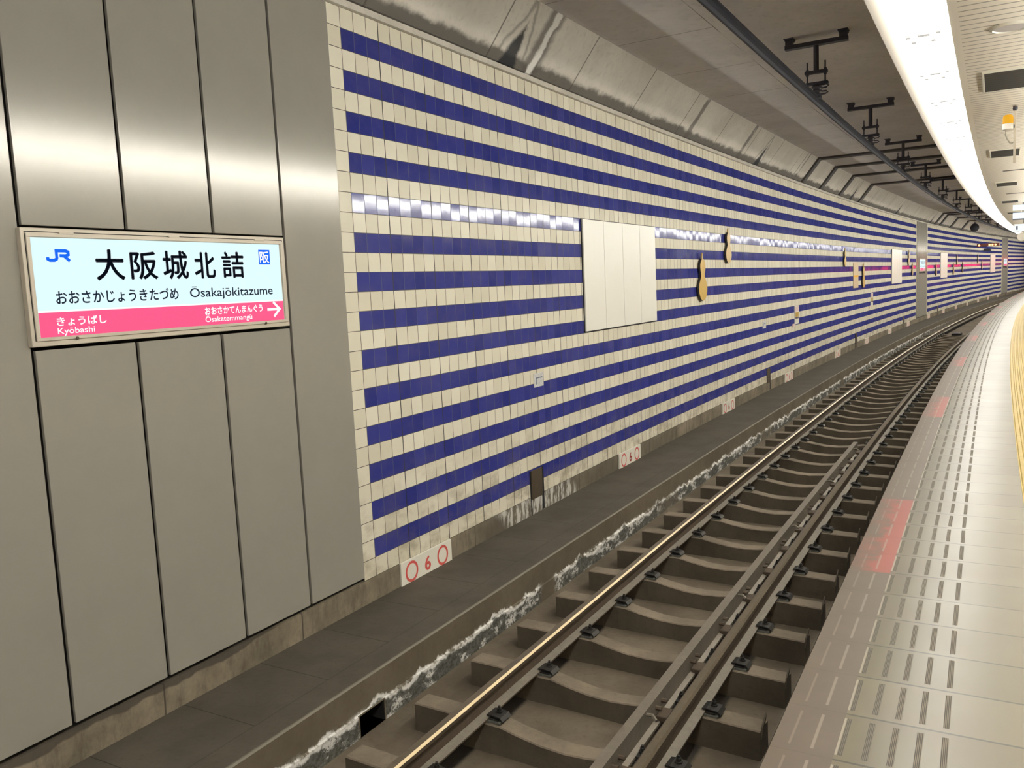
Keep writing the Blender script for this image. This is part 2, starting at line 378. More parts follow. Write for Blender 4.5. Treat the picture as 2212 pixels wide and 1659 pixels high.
# platform paving
def paving(name, cells):
    m, nt, b = new_mat(name)
    n = N(nt)
    uv, u, v = n.uv()
    PIT = 0.2875
    x = n.math('DIVIDE', n.math('ADD', u, 2.258), PIT)
    fx, ix = n.math('FRACT', x), n.math('FLOOR', x)
    w1, wc = n.white(n.comb(ix, 3.0, 1.0))
    pos = n.node('ShaderNodeNewGeometry').outputs['Position']
    st = n.noise(pos, 2.6, 2, 0.5)
    c = n.mix(w1, (0.142, 0.124, 0.076), (0.178, 0.158, 0.100))
    c = n.mix(n.math('MULTIPLY', n.ramp(st, 0.35, 0.7), 0.5), c, (0.140, 0.108, 0.070))
    rough = n.math('ADD', 0.282, n.math('MULTIPLY', st, 0.06))
    jd = n.math('MINIMUM', fx, n.math('SUBTRACT', 1.0, fx))
    j = n.math('LESS_THAN', jd, 0.016)
    c = n.mix(n.math('MULTIPLY', j, 0.9), c, (0.045, 0.037, 0.025))
    h = n.math('MULTIPLY', j, -0.5)
    if cells:
        inl = n.math('MULTIPLY', n.math('GREATER_THAN', fx, 0.10), n.math('LESS_THAN', fx, 0.90))
        g_all = None
        for a, bb in ((3.842, 3.856), (3.9065, 3.9245), (3.974, 3.992), (4.041, 4.059), (4.108, 4.126)):
            g = n.math('MULTIPLY', n.math('GREATER_THAN', v, a), n.math('LESS_THAN', v, bb))
            g_all = g if g_all is None else n.math('MAXIMUM', g_all, g)
        g_all = n.math('MULTIPLY', g_all, inl)
        ribs = n.math('GREATER_THAN', n.math('FRACT', n.math('DIVIDE', v, 0.0045)), 0.55)
        wear = n.math('MULTIPLY', n.ramp(n.noise(n.comb(ix, n.math('MULTIPLY', v, 6.0)), 2.3, 2), 0.34, 0.56), 1.0)
        wear = n.math('MAXIMUM', n.math('MULTIPLY', wear, n.ramp(v, 3.88, 4.02)), n.math('MULTIPLY', n.ramp(v, 4.0, 4.09), 0.9))
        gc = n.mix(ribs, (0.045, 0.038, 0.034), (0.22, 0.195, 0.15))
        gc = n.mix(n.math('ADD', 0.60, n.math('MULTIPLY', wear, 0.40)), (0.085, 0.072, 0.06), gc)
        c = n.mix(n.math('MULTIPLY', g_all, 0.92), c, gc)
        rough = n.math('ADD', rough, n.math('MULTIPLY', g_all, 0.35))
        lightl = n.math('MULTIPLY', n.band(v, 3.8335, 3.8405, 0.001), inl)
        c = n.mix(lightl, c, (0.40, 0.36, 0.29))
        h = n.math('ADD', h, n.math('MULTIPLY', g_all, n.math('SUBTRACT', n.math('MULTIPLY', ribs, 0.4), 0.4)))
    n.link(c, b.inputs['Base Color'])
    n.link(rough, b.inputs['Roughness'])
    b.inputs['Specular IOR Level'].default_value = 0.80
    n.link(n.bump(n.math('ADD', h, n.math('MULTIPLY', n.noise(pos, 9.0, 1, 0.4), 0.20)), 0.22, 0.006), b.inputs['Normal'])
    return m
M['paving_cells'] = paving('platform_paving_grooved', True)
M['paving'] = paving('platform_paving', False)
m, nt, b = new_mat('edge_rubber'); n = N(nt)
uv, u, v = n.uv()
pos = n.node('ShaderNodeNewGeometry').outputs['Position']
st = n.noise(pos, 5.0, 5, 0.6)
c = n.mix(st, (0.128, 0.102, 0.080), (0.175, 0.142, 0.113))
x = n.math('FRACT', n.math('DIVIDE', n.math('ADD', u, 0.83), 4.72))
worn = n.math('MULTIPLY', n.math('ADD', n.ramp(n.noise(pos, 9.0, 5, 0.65), 0.36, 0.62), n.ramp(v, 3.74, 3.80), clamp=True), n.math('ADD', 0.25, n.math('MULTIPLY', n.ramp(v, 3.66, 3.77), 0.75)))
red = n.math('MULTIPLY', n.math('LESS_THAN', x, 0.30), worn)
c = n.mix(n.math('MULTIPLY', red, 0.72), c, (0.42, 0.095, 0.08))
fx = n.math('FRACT', n.math('DIVIDE', n.math('ADD', u, 2.258), 0.2875))
inl = n.math('MULTIPLY', n.math('GREATER_THAN', fx, 0.12), n.math('LESS_THAN', fx, 0.88))
for d0, hw in ((3.705, 0.0035), (3.770, 0.0045)):
    dl = n.math('MULTIPLY', n.band(v, d0 - hw, d0 + hw, 0.0015), inl)
    c = n.mix(n.math('MULTIPLY', dl, 0.6 if d0 > 3.74 else 0.32), c, (0.36, 0.32, 0.26))
jd = n.math('MINIMUM', fx, n.math('SUBTRACT', 1.0, fx))
c = n.mix(n.math('MULTIPLY', n.math('LESS_THAN', jd, 0.008), 0.35), c, (0.10, 0.08, 0.06))
n.link(c, b.inputs['Base Color'])
b.inputs['Roughness'].default_value = 0.42
n.link(n.bump(st, 0.15, 0.004), b.inputs['Normal'])
M['edge'] = m
m, nt, b = new_mat('yellow_paving'); n = N(nt)
uv, u, v = n.uv()
pos = n.node('ShaderNodeNewGeometry').outputs['Position']
st = n.noise(pos, 6.0, 5, 0.6)
c = n.mix(st, (0.56, 0.40, 0.07), (0.66, 0.50, 0.12))
fx = n.math('FRACT', n.math('DIVIDE', u, 0.30))
c = n.mix(n.math('MULTIPLY', n.math('LESS_THAN', fx, 0.02), 0.6), c, (0.20, 0.14, 0.04))
n.link(c, b.inputs['Base Color']); b.inputs['Roughness'].default_value = 0.4
M['yellow'] = m
# platform ceiling of narrow metal slats laid across
m, nt, b = new_mat('slatted_ceiling'); n = N(nt)
uv, u, v = n.uv()
fx = n.math('FRACT', n.math('DIVIDE', u, 0.107))
gap = n.math('MULTIPLY', n.ramp(fx, 0.80, 0.86), n.math('SUBTRACT', 1.0, n.ramp(fx, 0.94, 1.0)))
gap = n.math('MULTIPLY', gap, n.math('GREATER_THAN', v, 4.0))
c = n.mix(gap, (0.90, 0.83, 0.71), (0.36, 0.32, 0.26))
n.link(c, b.inputs['Base Color']); b.inputs['Roughness'].default_value = 0.4
n.link(n.bump(n.math('MULTIPLY', gap, -1.0), 0.5, 0.008), b.inputs['Normal'])
M['slats'] = m

# ------------------------------------------------------------------ mesh builder
class MB:
    def __init__(self):
        self.bm = bmesh.new()
        self.uvl = None
        self.mi = 0
    def v(self, p): return self.bm.verts.new(p)
    def f(self, vs_, mi=None):
        try: fc = self.bm.faces.new(vs_)
        except ValueError: return None
        fc.material_index = self.mi if mi is None else mi
        return fc
    def box(self, x0, x1, y0, y1, z0, z1, bev=0.0):
        vs_ = [self.v(p) for p in ((x0, y0, z0), (x1, y0, z0), (x1, y1, z0), (x0, y1, z0), (x0, y0, z1), (x1, y0, z1), (x1, y1, z1), (x0, y1, z1))]
        fs = [self.f([vs_[i] for i in q]) for q in ((3, 2, 1, 0), (4, 5, 6, 7), (0, 1, 5, 4), (1, 2, 6, 5), (2, 3, 7, 6), (3, 0, 4, 7))]
        if bev:
            es = list({e for fc in fs for e in fc.edges})
            bmesh.ops.bevel(self.bm, geom=es, offset=bev, segments=2, affect='EDGES', profile=0.5)
        return self
    def prism(self, pts, axis, a, b_):
        """polygon extruded along an axis: pts are the two other coordinates in axis order"""
        def P(p, t):
            return {'x': (t, p[0], p[1]), 'y': (p[0], t, p[1]), 'z': (p[0], p[1], t)}[axis]
        lo = [self.v(P(p, a)) for p in pts]; hi = [self.v(P(p, b_)) for p in pts]
        self.f(lo[::-1]); self.f(hi)
        for i in range(len(pts)):
            j = (i + 1) % len(pts)
            self.f([lo[i], lo[j], hi[j], hi[i]])
        return self
    def cyl(self, c, r, h, axis='z', seg=16, r2=None):
        r2 = r if r2 is None else r2
        rings = []
        for t, rr in ((0, r), (h, r2)):
            ring = []
            for k in range(seg):
                a = 2 * math.pi * k / seg
                q = (rr * math.cos(a), rr * math.sin(a))
                p = {'z': (q[0], q[1], t), 'x': (t, q[0], q[1]), 'y': (q[0], t, q[1])}[axis]
                ring.append(self.v((c[0] + p[0], c[1] + p[1], c[2] + p[2])))
            rings.append(ring)
        self.f(rings[0][::-1]); self.f(rings[1])
        for k in range(seg):
            j = (k + 1) % seg
            self.f([rings[0][k], rings[0][j], rings[1][j], rings[1][k]])
        return self
    def lathe(self, prof, seg=24, c=(0, 0, 0), axis='z'):
        rings = []
        for r, t in prof:
            ring = []
            for k in range(seg):
                a = 2 * math.pi * k / seg
                q = (r * math.cos(a), r * math.sin(a))
                p = {'z': (q[0], q[1], t), 'x': (t, q[0], q[1]), 'y': (q[0], t, q[1])}[axis]
                ring.append(self.v((c[0] + p[0], c[1] + p[1], c[2] + p[2])))
            rings.append(ring)
        for a, b_ in zip(rings, rings[1:]):
            for k in range(seg):
                j = (k + 1) % seg
                self.f([a[k], a[j], b_[j], b_[k]])
        self.f(rings[0][::-1]); self.f(rings[-1])
        return self
    def tube(self, pts, r, seg=8):
        pts = [Vector(p) for p in pts]
        rings = []
        up = Vector((0, 0, 1))
        for i, p in enumerate(pts):
            d = (pts[min(i + 1, len(pts) - 1)] - pts[max(i - 1, 0)]).normalized()
            a = d.cross(up)
            if a.length < 1e-3: a = d.cross(Vector((0, 1, 0)))
            a.normalize(); b_ = d.cross(a).normalized()
            rings.append([self.v(p + (a * math.cos(t) + b_ * math.sin(t)) * r) for t in (2 * math.pi * k / seg for k in range(seg))])
        for a, b_ in zip(rings, rings[1:]):
            for k in range(seg):
                j = (k + 1) % seg
                self.f([a[k], a[j], b_[j], b_[k]])
        self.f(rings[0][::-1]); self.f(rings[-1])
        return self
    def sweep(self, prof, s0, s1, step=1.0, closed=False, uoff=0.0, mis=None, vs_uv=None):
        """profile [(d, z)] carried along the curve: coordinates are (d, s, z), bent on build"""
        if self.uvl is None: self.uvl = self.bm.loops.layers.uv.new('UVMap')
        n_ = max(1, int(math.ceil((s1 - s0) / step)))
        ss = [s0 + (s1 - s0) * i / n_ for i in range(n_ + 1)]
        rings = [[self.v((d, s, z)) for d, z in prof] for s in ss]
        m_ = len(prof)
        for i in range(n_):
            for j in range(m_ if closed else m_ - 1):
                j2 = (j + 1) % m_
                fc = self.f([rings[i][j], rings[i + 1][j], rings[i + 1][j2], rings[i][j2]], None if mis is None else mis[j])
                if fc is None: continue
                va = (vs_uv[j], vs_uv[j2]) if vs_uv else (prof[j][1], prof[j2][1])
                for lp, (uu, vv) in zip(fc.loops, ((ss[i], va[0]), (ss[i + 1], va[0]), (ss[i + 1], va[1]), (ss[i], va[1]))):
                    lp[self.uvl].uv = (uu - uoff, vv)
        if closed:
            self.f(rings[0]); self.f(rings[-1][::-1])
        return self
    def build(self, name, mats, parent=None, bent=False, recalc=True, smooth=False):
        if bent:
            for v_ in self.bm.verts: v_.co = W(v_.co.x, v_.co.y, v_.co.z)
        if recalc: bmesh.ops.recalc_face_normals(self.bm, faces=self.bm.faces)
        me = bpy.data.meshes.new(name)
        self.bm.to_mesh(me); self.bm.free()
        for mt in (mats if isinstance(mats, (list, tuple)) else [mats]): me.materials.append(mt)
        if smooth:
            for p in me.polygons: p.use_smooth = True
        o = bpy.data.objects.new(name, me)
        COL.objects.link(o)
        if parent is not None: o.parent = parent
        return o

def tag(o, label, cat, group=None):
    o['label'] = label; o['category'] = cat
    if group: o['group'] = group
    return o
def struct(o):
    o['kind'] = 'structure'; return o
def thing(name, label, cat, d, s, z, group=None, rot=0.0):
    o = bpy.data.objects.new(name, None)
    COL.objects.link(o)
    o.matrix_world = frame(d, s, z) @ Matrix.Rotation(rot, 4, 'Z')
    return tag(o, label, cat, group)
def dup(src, d, s, z, label=None, rot=0.0, group=None):
    def cp(o, par):
        c = o.copy(); COL.objects.link(c)
        if par is not None: c.parent = par
        for ch in list(o.children): cp(ch, c)
        return c
    r = cp(src, None)
    r.matrix_world = frame(d, s, z) @ Matrix.Rotation(rot, 4, 'Z')
    if label: r['label'] = label
    if group: r['group'] = group
    return r
ORD = ['first', 'second', 'third', 'fourth', 'fifth', 'sixth', 'seventh', 'eighth', 'ninth', 'tenth', 'eleventh', 'twelfth', 'thirteenth',
       'fourteenth', 'fifteenth', 'sixteenth', 'seventeenth', 'eighteenth', 'nineteenth', 'twentieth', 'twenty-first', 'twenty-second', 'twenty-third', 'twenty-fourth']

# writing: glyph outlines of the built-in typeface, fitted to a rectangle of the sign (s, z)
def text_mesh(body, rect, x, thick=0.0, depth=0.0006):
    cu = bpy.data.curves.new('lettering', 'FONT')
    cu.body = body; cu.size = 1.0; cu.resolution_u = 4
    cu.offset = thick
    o = bpy.data.objects.new('lettering', cu)
    COL.objects.link(o)
    bpy.context.view_layer.update()
    dg = bpy.context.evaluated_depsgraph_get()
    me = bpy.data.meshes.new_from_object(o.evaluated_get(dg))
    bpy.data.objects.remove(o)
    xs = [v_.co.x for v_ in me.vertices]; ys = [v_.co.y for v_ in me.vertices]
    ax, bx, ay, by = min(xs), max(xs), min(ys), max(ys)
    s0, s1, z0, z1 = rect
    for v_ in me.vertices:
        p = v_.co.copy()
        v_.co = (x, s0 + (p.x - ax) / (bx - ax) * (s1 - s0), z0 + (p.y - ay) / (by - ay) * (z1 - z0))
    me.materials.clear()
    return me
def text_part(name, body, rect, x, mat, parent, bold=0.0):
    """bold: the glyphs again, shifted by this many metres each way, in one mesh; a macron over o or u is a bar of its own"""
    plain = body.replace('ō', 'o').replace('Ō', 'O').replace('ū', 'u')
    s0, s1, z0, z1 = rect
    tall = z1 - z0
    me0 = text_mesh(plain, (s0 + bold, s1 - bold, z0 + bold, z1 - bold), x)
    bm = bmesh.new()
    for dy, dz in (((0, 0), (bold, 0), (-bold, 0), (0, bold), (0, -bold)) if bold else ((0, 0),)):
        k0 = len(bm.verts)
        bm.from_mesh(me0)
        bm.verts.ensure_lookup_table()
        for v_ in bm.verts[k0:]: v_.co.y += dy; v_.co.z += dz
    if plain != body:
        full = text_width(plain)
        for i, ch in enumerate(body):
            if ch in 'ōŌū':
                a = text_width(plain[:i]) if i else 0.0
                b_ = text_width(plain[:i + 1])
                c_ = s0 + (a + b_) / 2 / full * (s1 - s0)
                hw_ = (b_ - a) / full * (s1 - s0) * 0.26
                zt = z1 + tall * 0.05 if ch == 'Ō' else z0 + tall * 0.86
                q = [bm.verts.new((x, c_ - hw_, zt)), bm.verts.new((x, c_ + hw_, zt)), bm.verts.new((x, c_ + hw_, zt + tall * 0.075)), bm.verts.new((x, c_ - hw_, zt + tall * 0.075))]
                bm.faces.new(q)
    me = bpy.data.meshes.new(name)
    bm.to_mesh(me); bm.free()
    me.materials.append(mat)
    o = bpy.data.objects.new(name, me)
    COL.objects.link(o); o.parent = parent
    return o
def text_width(body):
    cu = bpy.data.curves.new('lettering', 'FONT'); cu.body = body
    o = bpy.data.objects.new('lettering', cu); COL.objects.link(o)
    bpy.context.view_layer.update()
    w_ = o.dimensions.x
    bpy.data.objects.remove(o)
    return w_
def stroke(mb, pts, w, x):
    """flat brush stroke in the (s, z) plane, mitred"""
    pts = [Vector(p) for p in pts]
    L, Rr = [], []
    for i, p in enumerate(pts):
        d1 = (p - pts[i - 1]).normalized() if i else (pts[1] - p).normalized()
        d2 = (pts[i + 1] - p).normalized() if i < len(pts) - 1 else d1
        t = (d1 + d2).normalized(); nrm = Vector((-t.y, t.x))
        k = w / 2 / max(0.5, nrm.dot(Vector((-d1.y, d1.x))))
        L.append(mb.v((x, *(p + nrm * k)))); Rr.append(mb.v((x, *(p - nrm * k))))
    for i in range(len(pts) - 1): mb.f([Rr[i], Rr[i + 1], L[i + 1], L[i]])
def ring_flat(mb, cs, cz, rs, rz, w, x, seg=32):
    a, b_ = [], []
    for k in range(seg):
        t = 2 * math.pi * k / seg
        a.append(mb.v((x, cs + rs * math.cos(t), cz + rz * math.sin(t))))
        b_.append(mb.v((x, cs + (rs - w) * math.cos(t), cz + (rz - w) * math.sin(t))))
    for k in range(seg):
        j = (k + 1) % seg
        mb.f([a[k], a[j], b_[j], b_[k]])

S0, S1 = -16.0, 112.0
BAYS = [(-16.0, -3.07), (-0.04, 37.31), (40.46, 71.96), (75.0, 112.0)]
PILLARS = [(-3.07, -0.04), (37.31, 40.34), (71.96, 74.99)]

# ------------------------------------------------------------------ the setting
mb = MB()
for a, b_ in BAYS:
    mb.sweep([(0, 0.193), (0, ZTOP)], a, a + TILE, 0.15, uoff=a, mis=[1])
    mb.sweep([(0, 0.193), (0, ZTOP)], a + TILE, b_ - TILE, 0.9, uoff=a, mis=[0])
    mb.sweep([(0, 0.193), (0, ZTOP)], b_ - TILE, b_, 0.15, uoff=a, mis=[1])
for fc in mb.bm.faces: fc.normal_update()
bmesh.ops.reverse_faces(mb.bm, faces=[])
struct(mb.build('wall_left', [M['tile'], M['tile_plain']], bent=True))
mb = MB()
for a, b_ in PILLARS: mb.sweep([(-0.03, 0.19), (-0.03, 4.56)], a - 0.03, b_ + 0.03)
struct(mb.build('wall_left', M['backing'], bent=True))
mb = MB(); mb.sweep([(0.0, -0.01), (0.006, 0.15), (0.004, 0.191), (-0.03, 0.193)], S0, S1)
struct(mb.build('baseboard_left', M['base'], bent=True))
mb = MB(); mb.sweep([(-0.05, ZTOP), (0.035, ZTOP), (0.035, 4.592), (0.0, 4.600), (-0.05, 4.6)], S0, S1)
struct(mb.build('trim_1', M['trimc'], bent=True))
mb = MB(); mb.sweep([(-0.03, 4.60), (0.02, 4.615), (0.42, 5.13)], S0, S1, vs_uv=[-0.05, 0.0, 0.65])
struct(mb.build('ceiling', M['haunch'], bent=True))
mb = MB(); mb.sweep([(0.42, 5.13), (3.60, 5.13)], S0, S1, vs_uv=[0.42, 3.60])
struct(mb.build('ceiling', M['roof'], bent=True))
mb = MB(); mb.sweep([(-0.02, 0.0), (0.79, 0.0), (0.80, -0.008)], S0, S1, vs_uv=[0.0, 0.79, 0.80])
struct(mb.build('floor', M['walkway'], bent=True))
mb = MB()
mb.sweep([(0.80, -0.008), (0.802, -0.205), (0.815, -0.21)], S0, S1, 1.0)
for a, b_ in ((S0, -1.13), (-0.88, S1)): mb.sweep([(0.815, -0.21), (0.817, -0.352)], a, b_)
struct(mb.build('trim_2', M['kerb'], bent=True))
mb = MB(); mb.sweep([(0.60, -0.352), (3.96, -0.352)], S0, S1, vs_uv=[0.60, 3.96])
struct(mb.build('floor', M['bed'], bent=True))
mb = MB(); mb.sweep([(3.95, -0.352), (3.95, 0.80), (3.652, 0.80), (3.652, 1.016)], S0, S1)
struct(mb.build('wall_right', M['platform_side'], bent=True))
mb = MB(); mb.sweep([(3.652, 1.008), (3.656, 1.02), (3.834, 1.02)], S0, S1, vs_uv=[3.652, 3.656, 3.834])
struct(mb.build('trim_3', M['edge'], bent=True))
mb = MB(); mb.sweep([(3.834, 1.02), (4.412, 1.02)], S0, S1, vs_uv=[3.834, 4.412])
struct(mb.build('floor', M['paving_cells'], bent=True))
mb = MB(); mb.sweep([(4.412, 1.02), (9.0, 1.02)], S0, S1, vs_uv=[4.412, 9.0])
struct(mb.build('floor', M['paving'], bent=True))
mb = MB(); mb.sweep([(9.0, 1.0), (9.0, 4.05)], S0, S1)
struct(mb.build('wall_right', M['wall_plain'], bent=True))
mb = MB(); mb.sweep([(3.992, 4.05), (3.992, 3.822), (4.03, 3.822), (9.0, 3.822)], S0, S1, vs_uv=[3.9, 3.965, 3.99, 9.0])
struct(mb.build('ceiling', M['slats'], bent=True))
mb = MB(); mb.sweep([(3.650, 4.06), (4.0, 4.06)], S0, S1)
struct(mb.build('ceiling', M['beam'], bent=True))
mb = MB(); mb.sweep([(3.594, 5.14), (3.594, 3.890), (3.672, 3.890), (3.672, 5.14)], S0, S1)
struct(mb.build('trim_4', M['beam'], bent=True))
for nm, s in (('wall_back', S0), ('wall_front', S1)):
    mb = MB(); mb.prism([(-0.1, -0.4), (9.1, -0.4), (9.1, 5.2), (-0.1, 5.2)], 'y', s, s + 0.1)
    struct(mb.build(nm, M['backing'], bent=True))

# square drain mouth in the kerb foot
t = thing('drain_mouth', 'dark square drain mouth low in the kerb face beside the lime crust', 'drain', 0.815, -1.005, -0.352)
mb = MB()
vs_ = [mb.v(p) for p in ((0, -0.125, 0), (0, 0.125, 0), (0, 0.125, 0.142), (0, -0.125, 0.142), (-0.18, -0.125, 0), (-0.18, 0.125, 0), (-0.18, 0.125, 0.142), (-0.18, -0.125, 0.142))]
for q in ((4, 5, 6, 7), (0, 1, 5, 4), (1, 2, 6, 5), (2, 3, 7, 6), (3, 0, 4, 7)): mb.f([vs_[i] for i in q])
mb.build('recess', M['hole'], t)
mb = MB(); mb.prism([(-0.133, 0), (-0.125, 0), (-0.125, 0.142), (0.125, 0.142), (0.125, 0), (0.133, 0), (0.133, 0.148), (-0.133, 0.148)], 'x', -0.004, 0.004)
mb.build('edging', M['kerb'], t)

# ------------------------------------------------------------------ steel cladding of the pillars
def panel(label, s0, s1, z0, z1, group):
    t = bpy.data.objects.new('steel_panel', None)
    mb = MB(); mb.box(-0.022, 0.0, -(s1 - s0) / 2 + 0.011, (s1 - s0) / 2 - (0.016 if s1 - s0 > 0.607 and z1 - z0 > 4 else 0.011), 0, z1 - z0, 0.003)
    o = mb.build('steel_panel', M['steel'])
    o.matrix_world = frame(0.02, (s0 + s1) / 2, z0)
    return tag(o, label, 'wall panel', group)
OFF = [0.0, 0.605, 1.205, 1.815, 2.42, 3.03]
def clad(a, grp, names):
    S = [a + x for x in OFF]
    ps = [panel(names[0], S[0], S[1], 0.228, 4.536, grp)]
    for i in (1, 2, 3):
        ps.append(panel(names[i], S[i], S[i + 1], 2.843, 4.536, grp))
        ps.append(panel(names[i + 3], S[i], S[i + 1], 0.228, 2.213, grp))
    ps.append(panel(names[7], S[4], S[5], 0.228, 4.536, grp))
clad(-3.07, 'brushed steel panels round the near station sign', [
    'full-height brushed steel wall panel at the left edge of the photo',
    'brushed steel panel above the near station sign, over its blue logo',
    'brushed steel panel above the middle of the near station sign',
    'brushed steel panel above the right end of the near station sign',
    'brushed steel panel below the near station sign, left of the three',
    'brushed steel panel below the near station sign, middle of the three',
    'brushed steel panel below the near station sign, right of the three',
    'full-height brushed steel wall panel between the near sign and the striped tiles'])
for (a, b_), w in zip(PILLARS[1:], ('second', 'third')):
    clad(a, 'brushed steel panels on the %s pillar' % w, ['dull steel cladding panel on the %s pillar along the far wall' % w] * 8)

# ------------------------------------------------------------------ station name sign
def station_sign(label, s, z):
    t = thing('station_sign', label, 'sign', 0.0, s, z)
    hw, h = 0.897, 0.596                      # local y runs -hw..hw, z 0..h
    c0 = -1.589                               # measured s of the sign centre on the near pillar
    Z0 = 2.233
    def rc(s0, s1, z0, z1): return (s0 - c0, s1 - c0, z0 - Z0, z1 - Z0)
    mb = MB(); mb.box(0.0, 0.055, -hw, hw, 0, h, 0.004)
    mb.build('housing', M['frame_paint'], t)
    mb = MB()
    for y0, y1, z0, z1 in ((-hw + 0.022, hw - 0.022, 0.028, 0.046), (-hw + 0.022, hw - 0.022, h - 0.046, h - 0.028), (-hw + 0.022, -hw + 0.042, 0.046, h - 0.046), (hw - 0.042, hw - 0.022, 0.046, h - 0.046)):
        mb.box(0.055, 0.064, y0, y1, z0, z1, 0.002)
    fr = mb.build('door_frame', M['frame_paint'], t)
    mb = MB()
    mb.box(0.0552, 0.0565, -hw + 0.018, hw - 0.018, h - 0.0225, h - 0.0185).box(0.0552, 0.0565, -hw + 0.018, -hw + 0.021, 0.03, h - 0.02).box(0.0552, 0.0565, hw - 0.021, hw - 0.018, 0.03, h - 0.02)
    mb.build('door_gap', M['hole'], t)
    for a, b_ in ((-2.291, -2.211), (-1.622, -1.55), (-0.961, -0.878)):
        mb = MB(); mb.box(0.055, 0.067, a - c0, b_ - c0, h - 0.030, h - 0.018, 0.003); mb.build('hinge', M['frame_paint'], t)
    for sx in (-2.25, -0.919):
        mb = MB(); mb.cyl((0.055, sx - c0, 0.031), 0.008, 0.014, 'x', 12); mb.build('lock', M['brown_plate'], t)
    fy0, fy1, fz0, fz1 = rc(-2.442, -0.746, 2.275, 2.780)
    mb = MB(); mb.box(0.05, 0.0600, fy0, fy1, fz0, fz1); face = mb.build('face', M['lit_face'], t)
    face['label'] = 'backlit pale blue name panel'
    mb = MB(); mb.box(0.0602, 0.0606, fy0, fy1, 2.404 - Z0, 2.413 - Z0); mb.build('white_line', M['lit_white'], t)
    mb = MB(); mb.box(0.0602, 0.0606, fy0, fy1, fz0, 2.404 - Z0); band = mb.build('line_colour_band', M['lit_pink'], t)
    band['label'] = 'backlit pink band naming the next stations'
    x = 0.0612
    # company logo in blue
    ly0, ly1, lz0, lz1 = rc(-2.370, -2.240, 2.660, 2.722)
    P = lambda a, b__: (ly0 + a * (ly1 - ly0), lz0 + b__ * (lz1 - lz0))
    mb = MB()
    w = 0.0165
    stroke(mb, [P(*q) for q in ((0.06, 0.36), (0.06, 0.20), (0.14, 0.11), (0.32, 0.11), (0.41, 0.20), (0.43, 0.30), (0.43, 0.89), (0.82, 0.89), (0.92, 0.80), (0.92, 0.58), (0.82, 0.48), (0.55, 0.48))], w, x)
    stroke(mb, [P(*q) for q in ((0.66, 0.47), (0.74, 0.46), (0.96, 0.05))], w, x + 0.0002)
    mb.build('logo', M['lit_blue'], t, recalc=False)
    for i, (g, r_) in enumerate((('大', (-2.104, -1.928, 2.560, 2.728)), ('阪', (-1.893, -1.715, 2.562, 2.720)), ('城', (-1.680, -1.500, 2.560, 2.728)), ('北', (-1.457, -1.297, 2.562, 2.722)), ('詰', (-1.246, -1.066, 2.562, 2.728)))):
        text_part('name_character', g, rc(*r_), x, M['ink'], t, 0.0036)
    q0, q1, q2, q3 = rc(-0.934, -0.836, 2.648, 2.743)
    mb = MB(); mb.box(0.0602, 0.0608, q0, q1, q2, q3); mb.build('city_mark', M['lit_blue'], t)
    text_part('city_mark_character', '阪', rc(-0.926, -0.844, 2.657, 2.733), x, M['lit_white'], t, 0.0012)
    text_part('reading_text', 'おおさかじょうきたづめ', rc(-2.342, -1.588, 2.442, 2.512), x, M['ink_soft'], t, 0.0014)
    text_part('roman_text', 'Ōsakajōkitazume', rc(-1.506, -0.834, 2.434, 2.507), x, M['ink_soft'], t, 0.0008)
    text_part('previous_station_text', 'きょうばし', rc(-2.351, -2.069, 2.332, 2.378), x, M['lit_white'], t, 0.0011)
    text_part('previous_station_roman', 'Kyōbashi', rc(-2.350, -2.143, 2.281, 2.322), x, M['lit_white'], t, 0.0004)
    text_part('next_station_text', 'おおさかてんまんぐう', rc(-1.407, -0.936, 2.341, 2.389), x, M['lit_white'], t, 0.0011)
    text_part('next_station_roman', 'Ōsakatemmangū', rc(-1.408, -1.032, 2.288, 2.330), x, M['lit_white'], t, 0.0004)
    mb = MB()
    P = lambda a, b__: (a - c0, b__ - Z0)
    stroke(mb, [P(-0.894, 2.352), P(-0.790, 2.352)], 0.016, x)
    stroke(mb, [P(-0.838, 2.400), P(-0.783, 2.352), P(-0.838, 2.304)], 0.017, x + 0.0002)
    mb.build('arrow', M['lit_white'], t, recalc=False)
    return t
sign0 = station_sign('backlit white and pink station name board on the near steel pillar', -1.589, 2.233)
dup(sign0, 0.0, 38.70, 2.30, 'small bright station name board on the second steel pillar down the line')
dup(sign0, 0.0, 73.4, 2.36, 'tiny bright station name board on the third, farthest steel pillar')

# ------------------------------------------------------------------ car stop plates along the skirting
def stop_plate(label, s0, s1):
    t = thing('stop_plate', label, 'sign', 0.0, (s0 + s1) / 2, -0.012, 'white stop marker plates along the foot of the wall')
    hw = (s1 - s0) / 2
    mb = MB(); mb.box(0.0, 0.018, -hw, hw, 0.0, 0.207, 0.002); mb.build('plate', M['white_paint'], t)
    mb = MB(); ring_flat(mb, -0.230, 0.100, 0.089, 0.090, 0.023, 0.0188); mb.build('ring', M['red_paint'], t, recalc=False)
    mb = MB(); ring_flat(mb, 0.230, 0.100, 0.085, 0.090, 0.023, 0.0188); mb.build('ring', M['red_paint'], t, recalc=False)
    text_part('digit', '6', (-0.042, 0.046, 0.036, 0.164), 0.0188, M['red_paint'], t, 0.005)
    return t
pl = stop_plate('white plate with two red rings and a red 6, beside the near steel pillar', 0.405, 1.155)
for i, s in enumerate((5.475, 10.17, 14.93, 20.8, 25.6, 30.4, 35.0, 41.1, 46.2, 50.9, 55.7, 60.5, 65.2, 70.0)):
    lab = ('white plate with two red rings and a red 6, second along the wall foot', 'small white plate with red rings, third along the wall foot',
           'small white plate with faint red marks, fourth along the wall foot')[i] if i < 3 else 'tiny white marker plate at the wall foot, %s from the near pillar' % ORD[i + 1]
    dup(pl, 0.0, s, -0.012, lab)

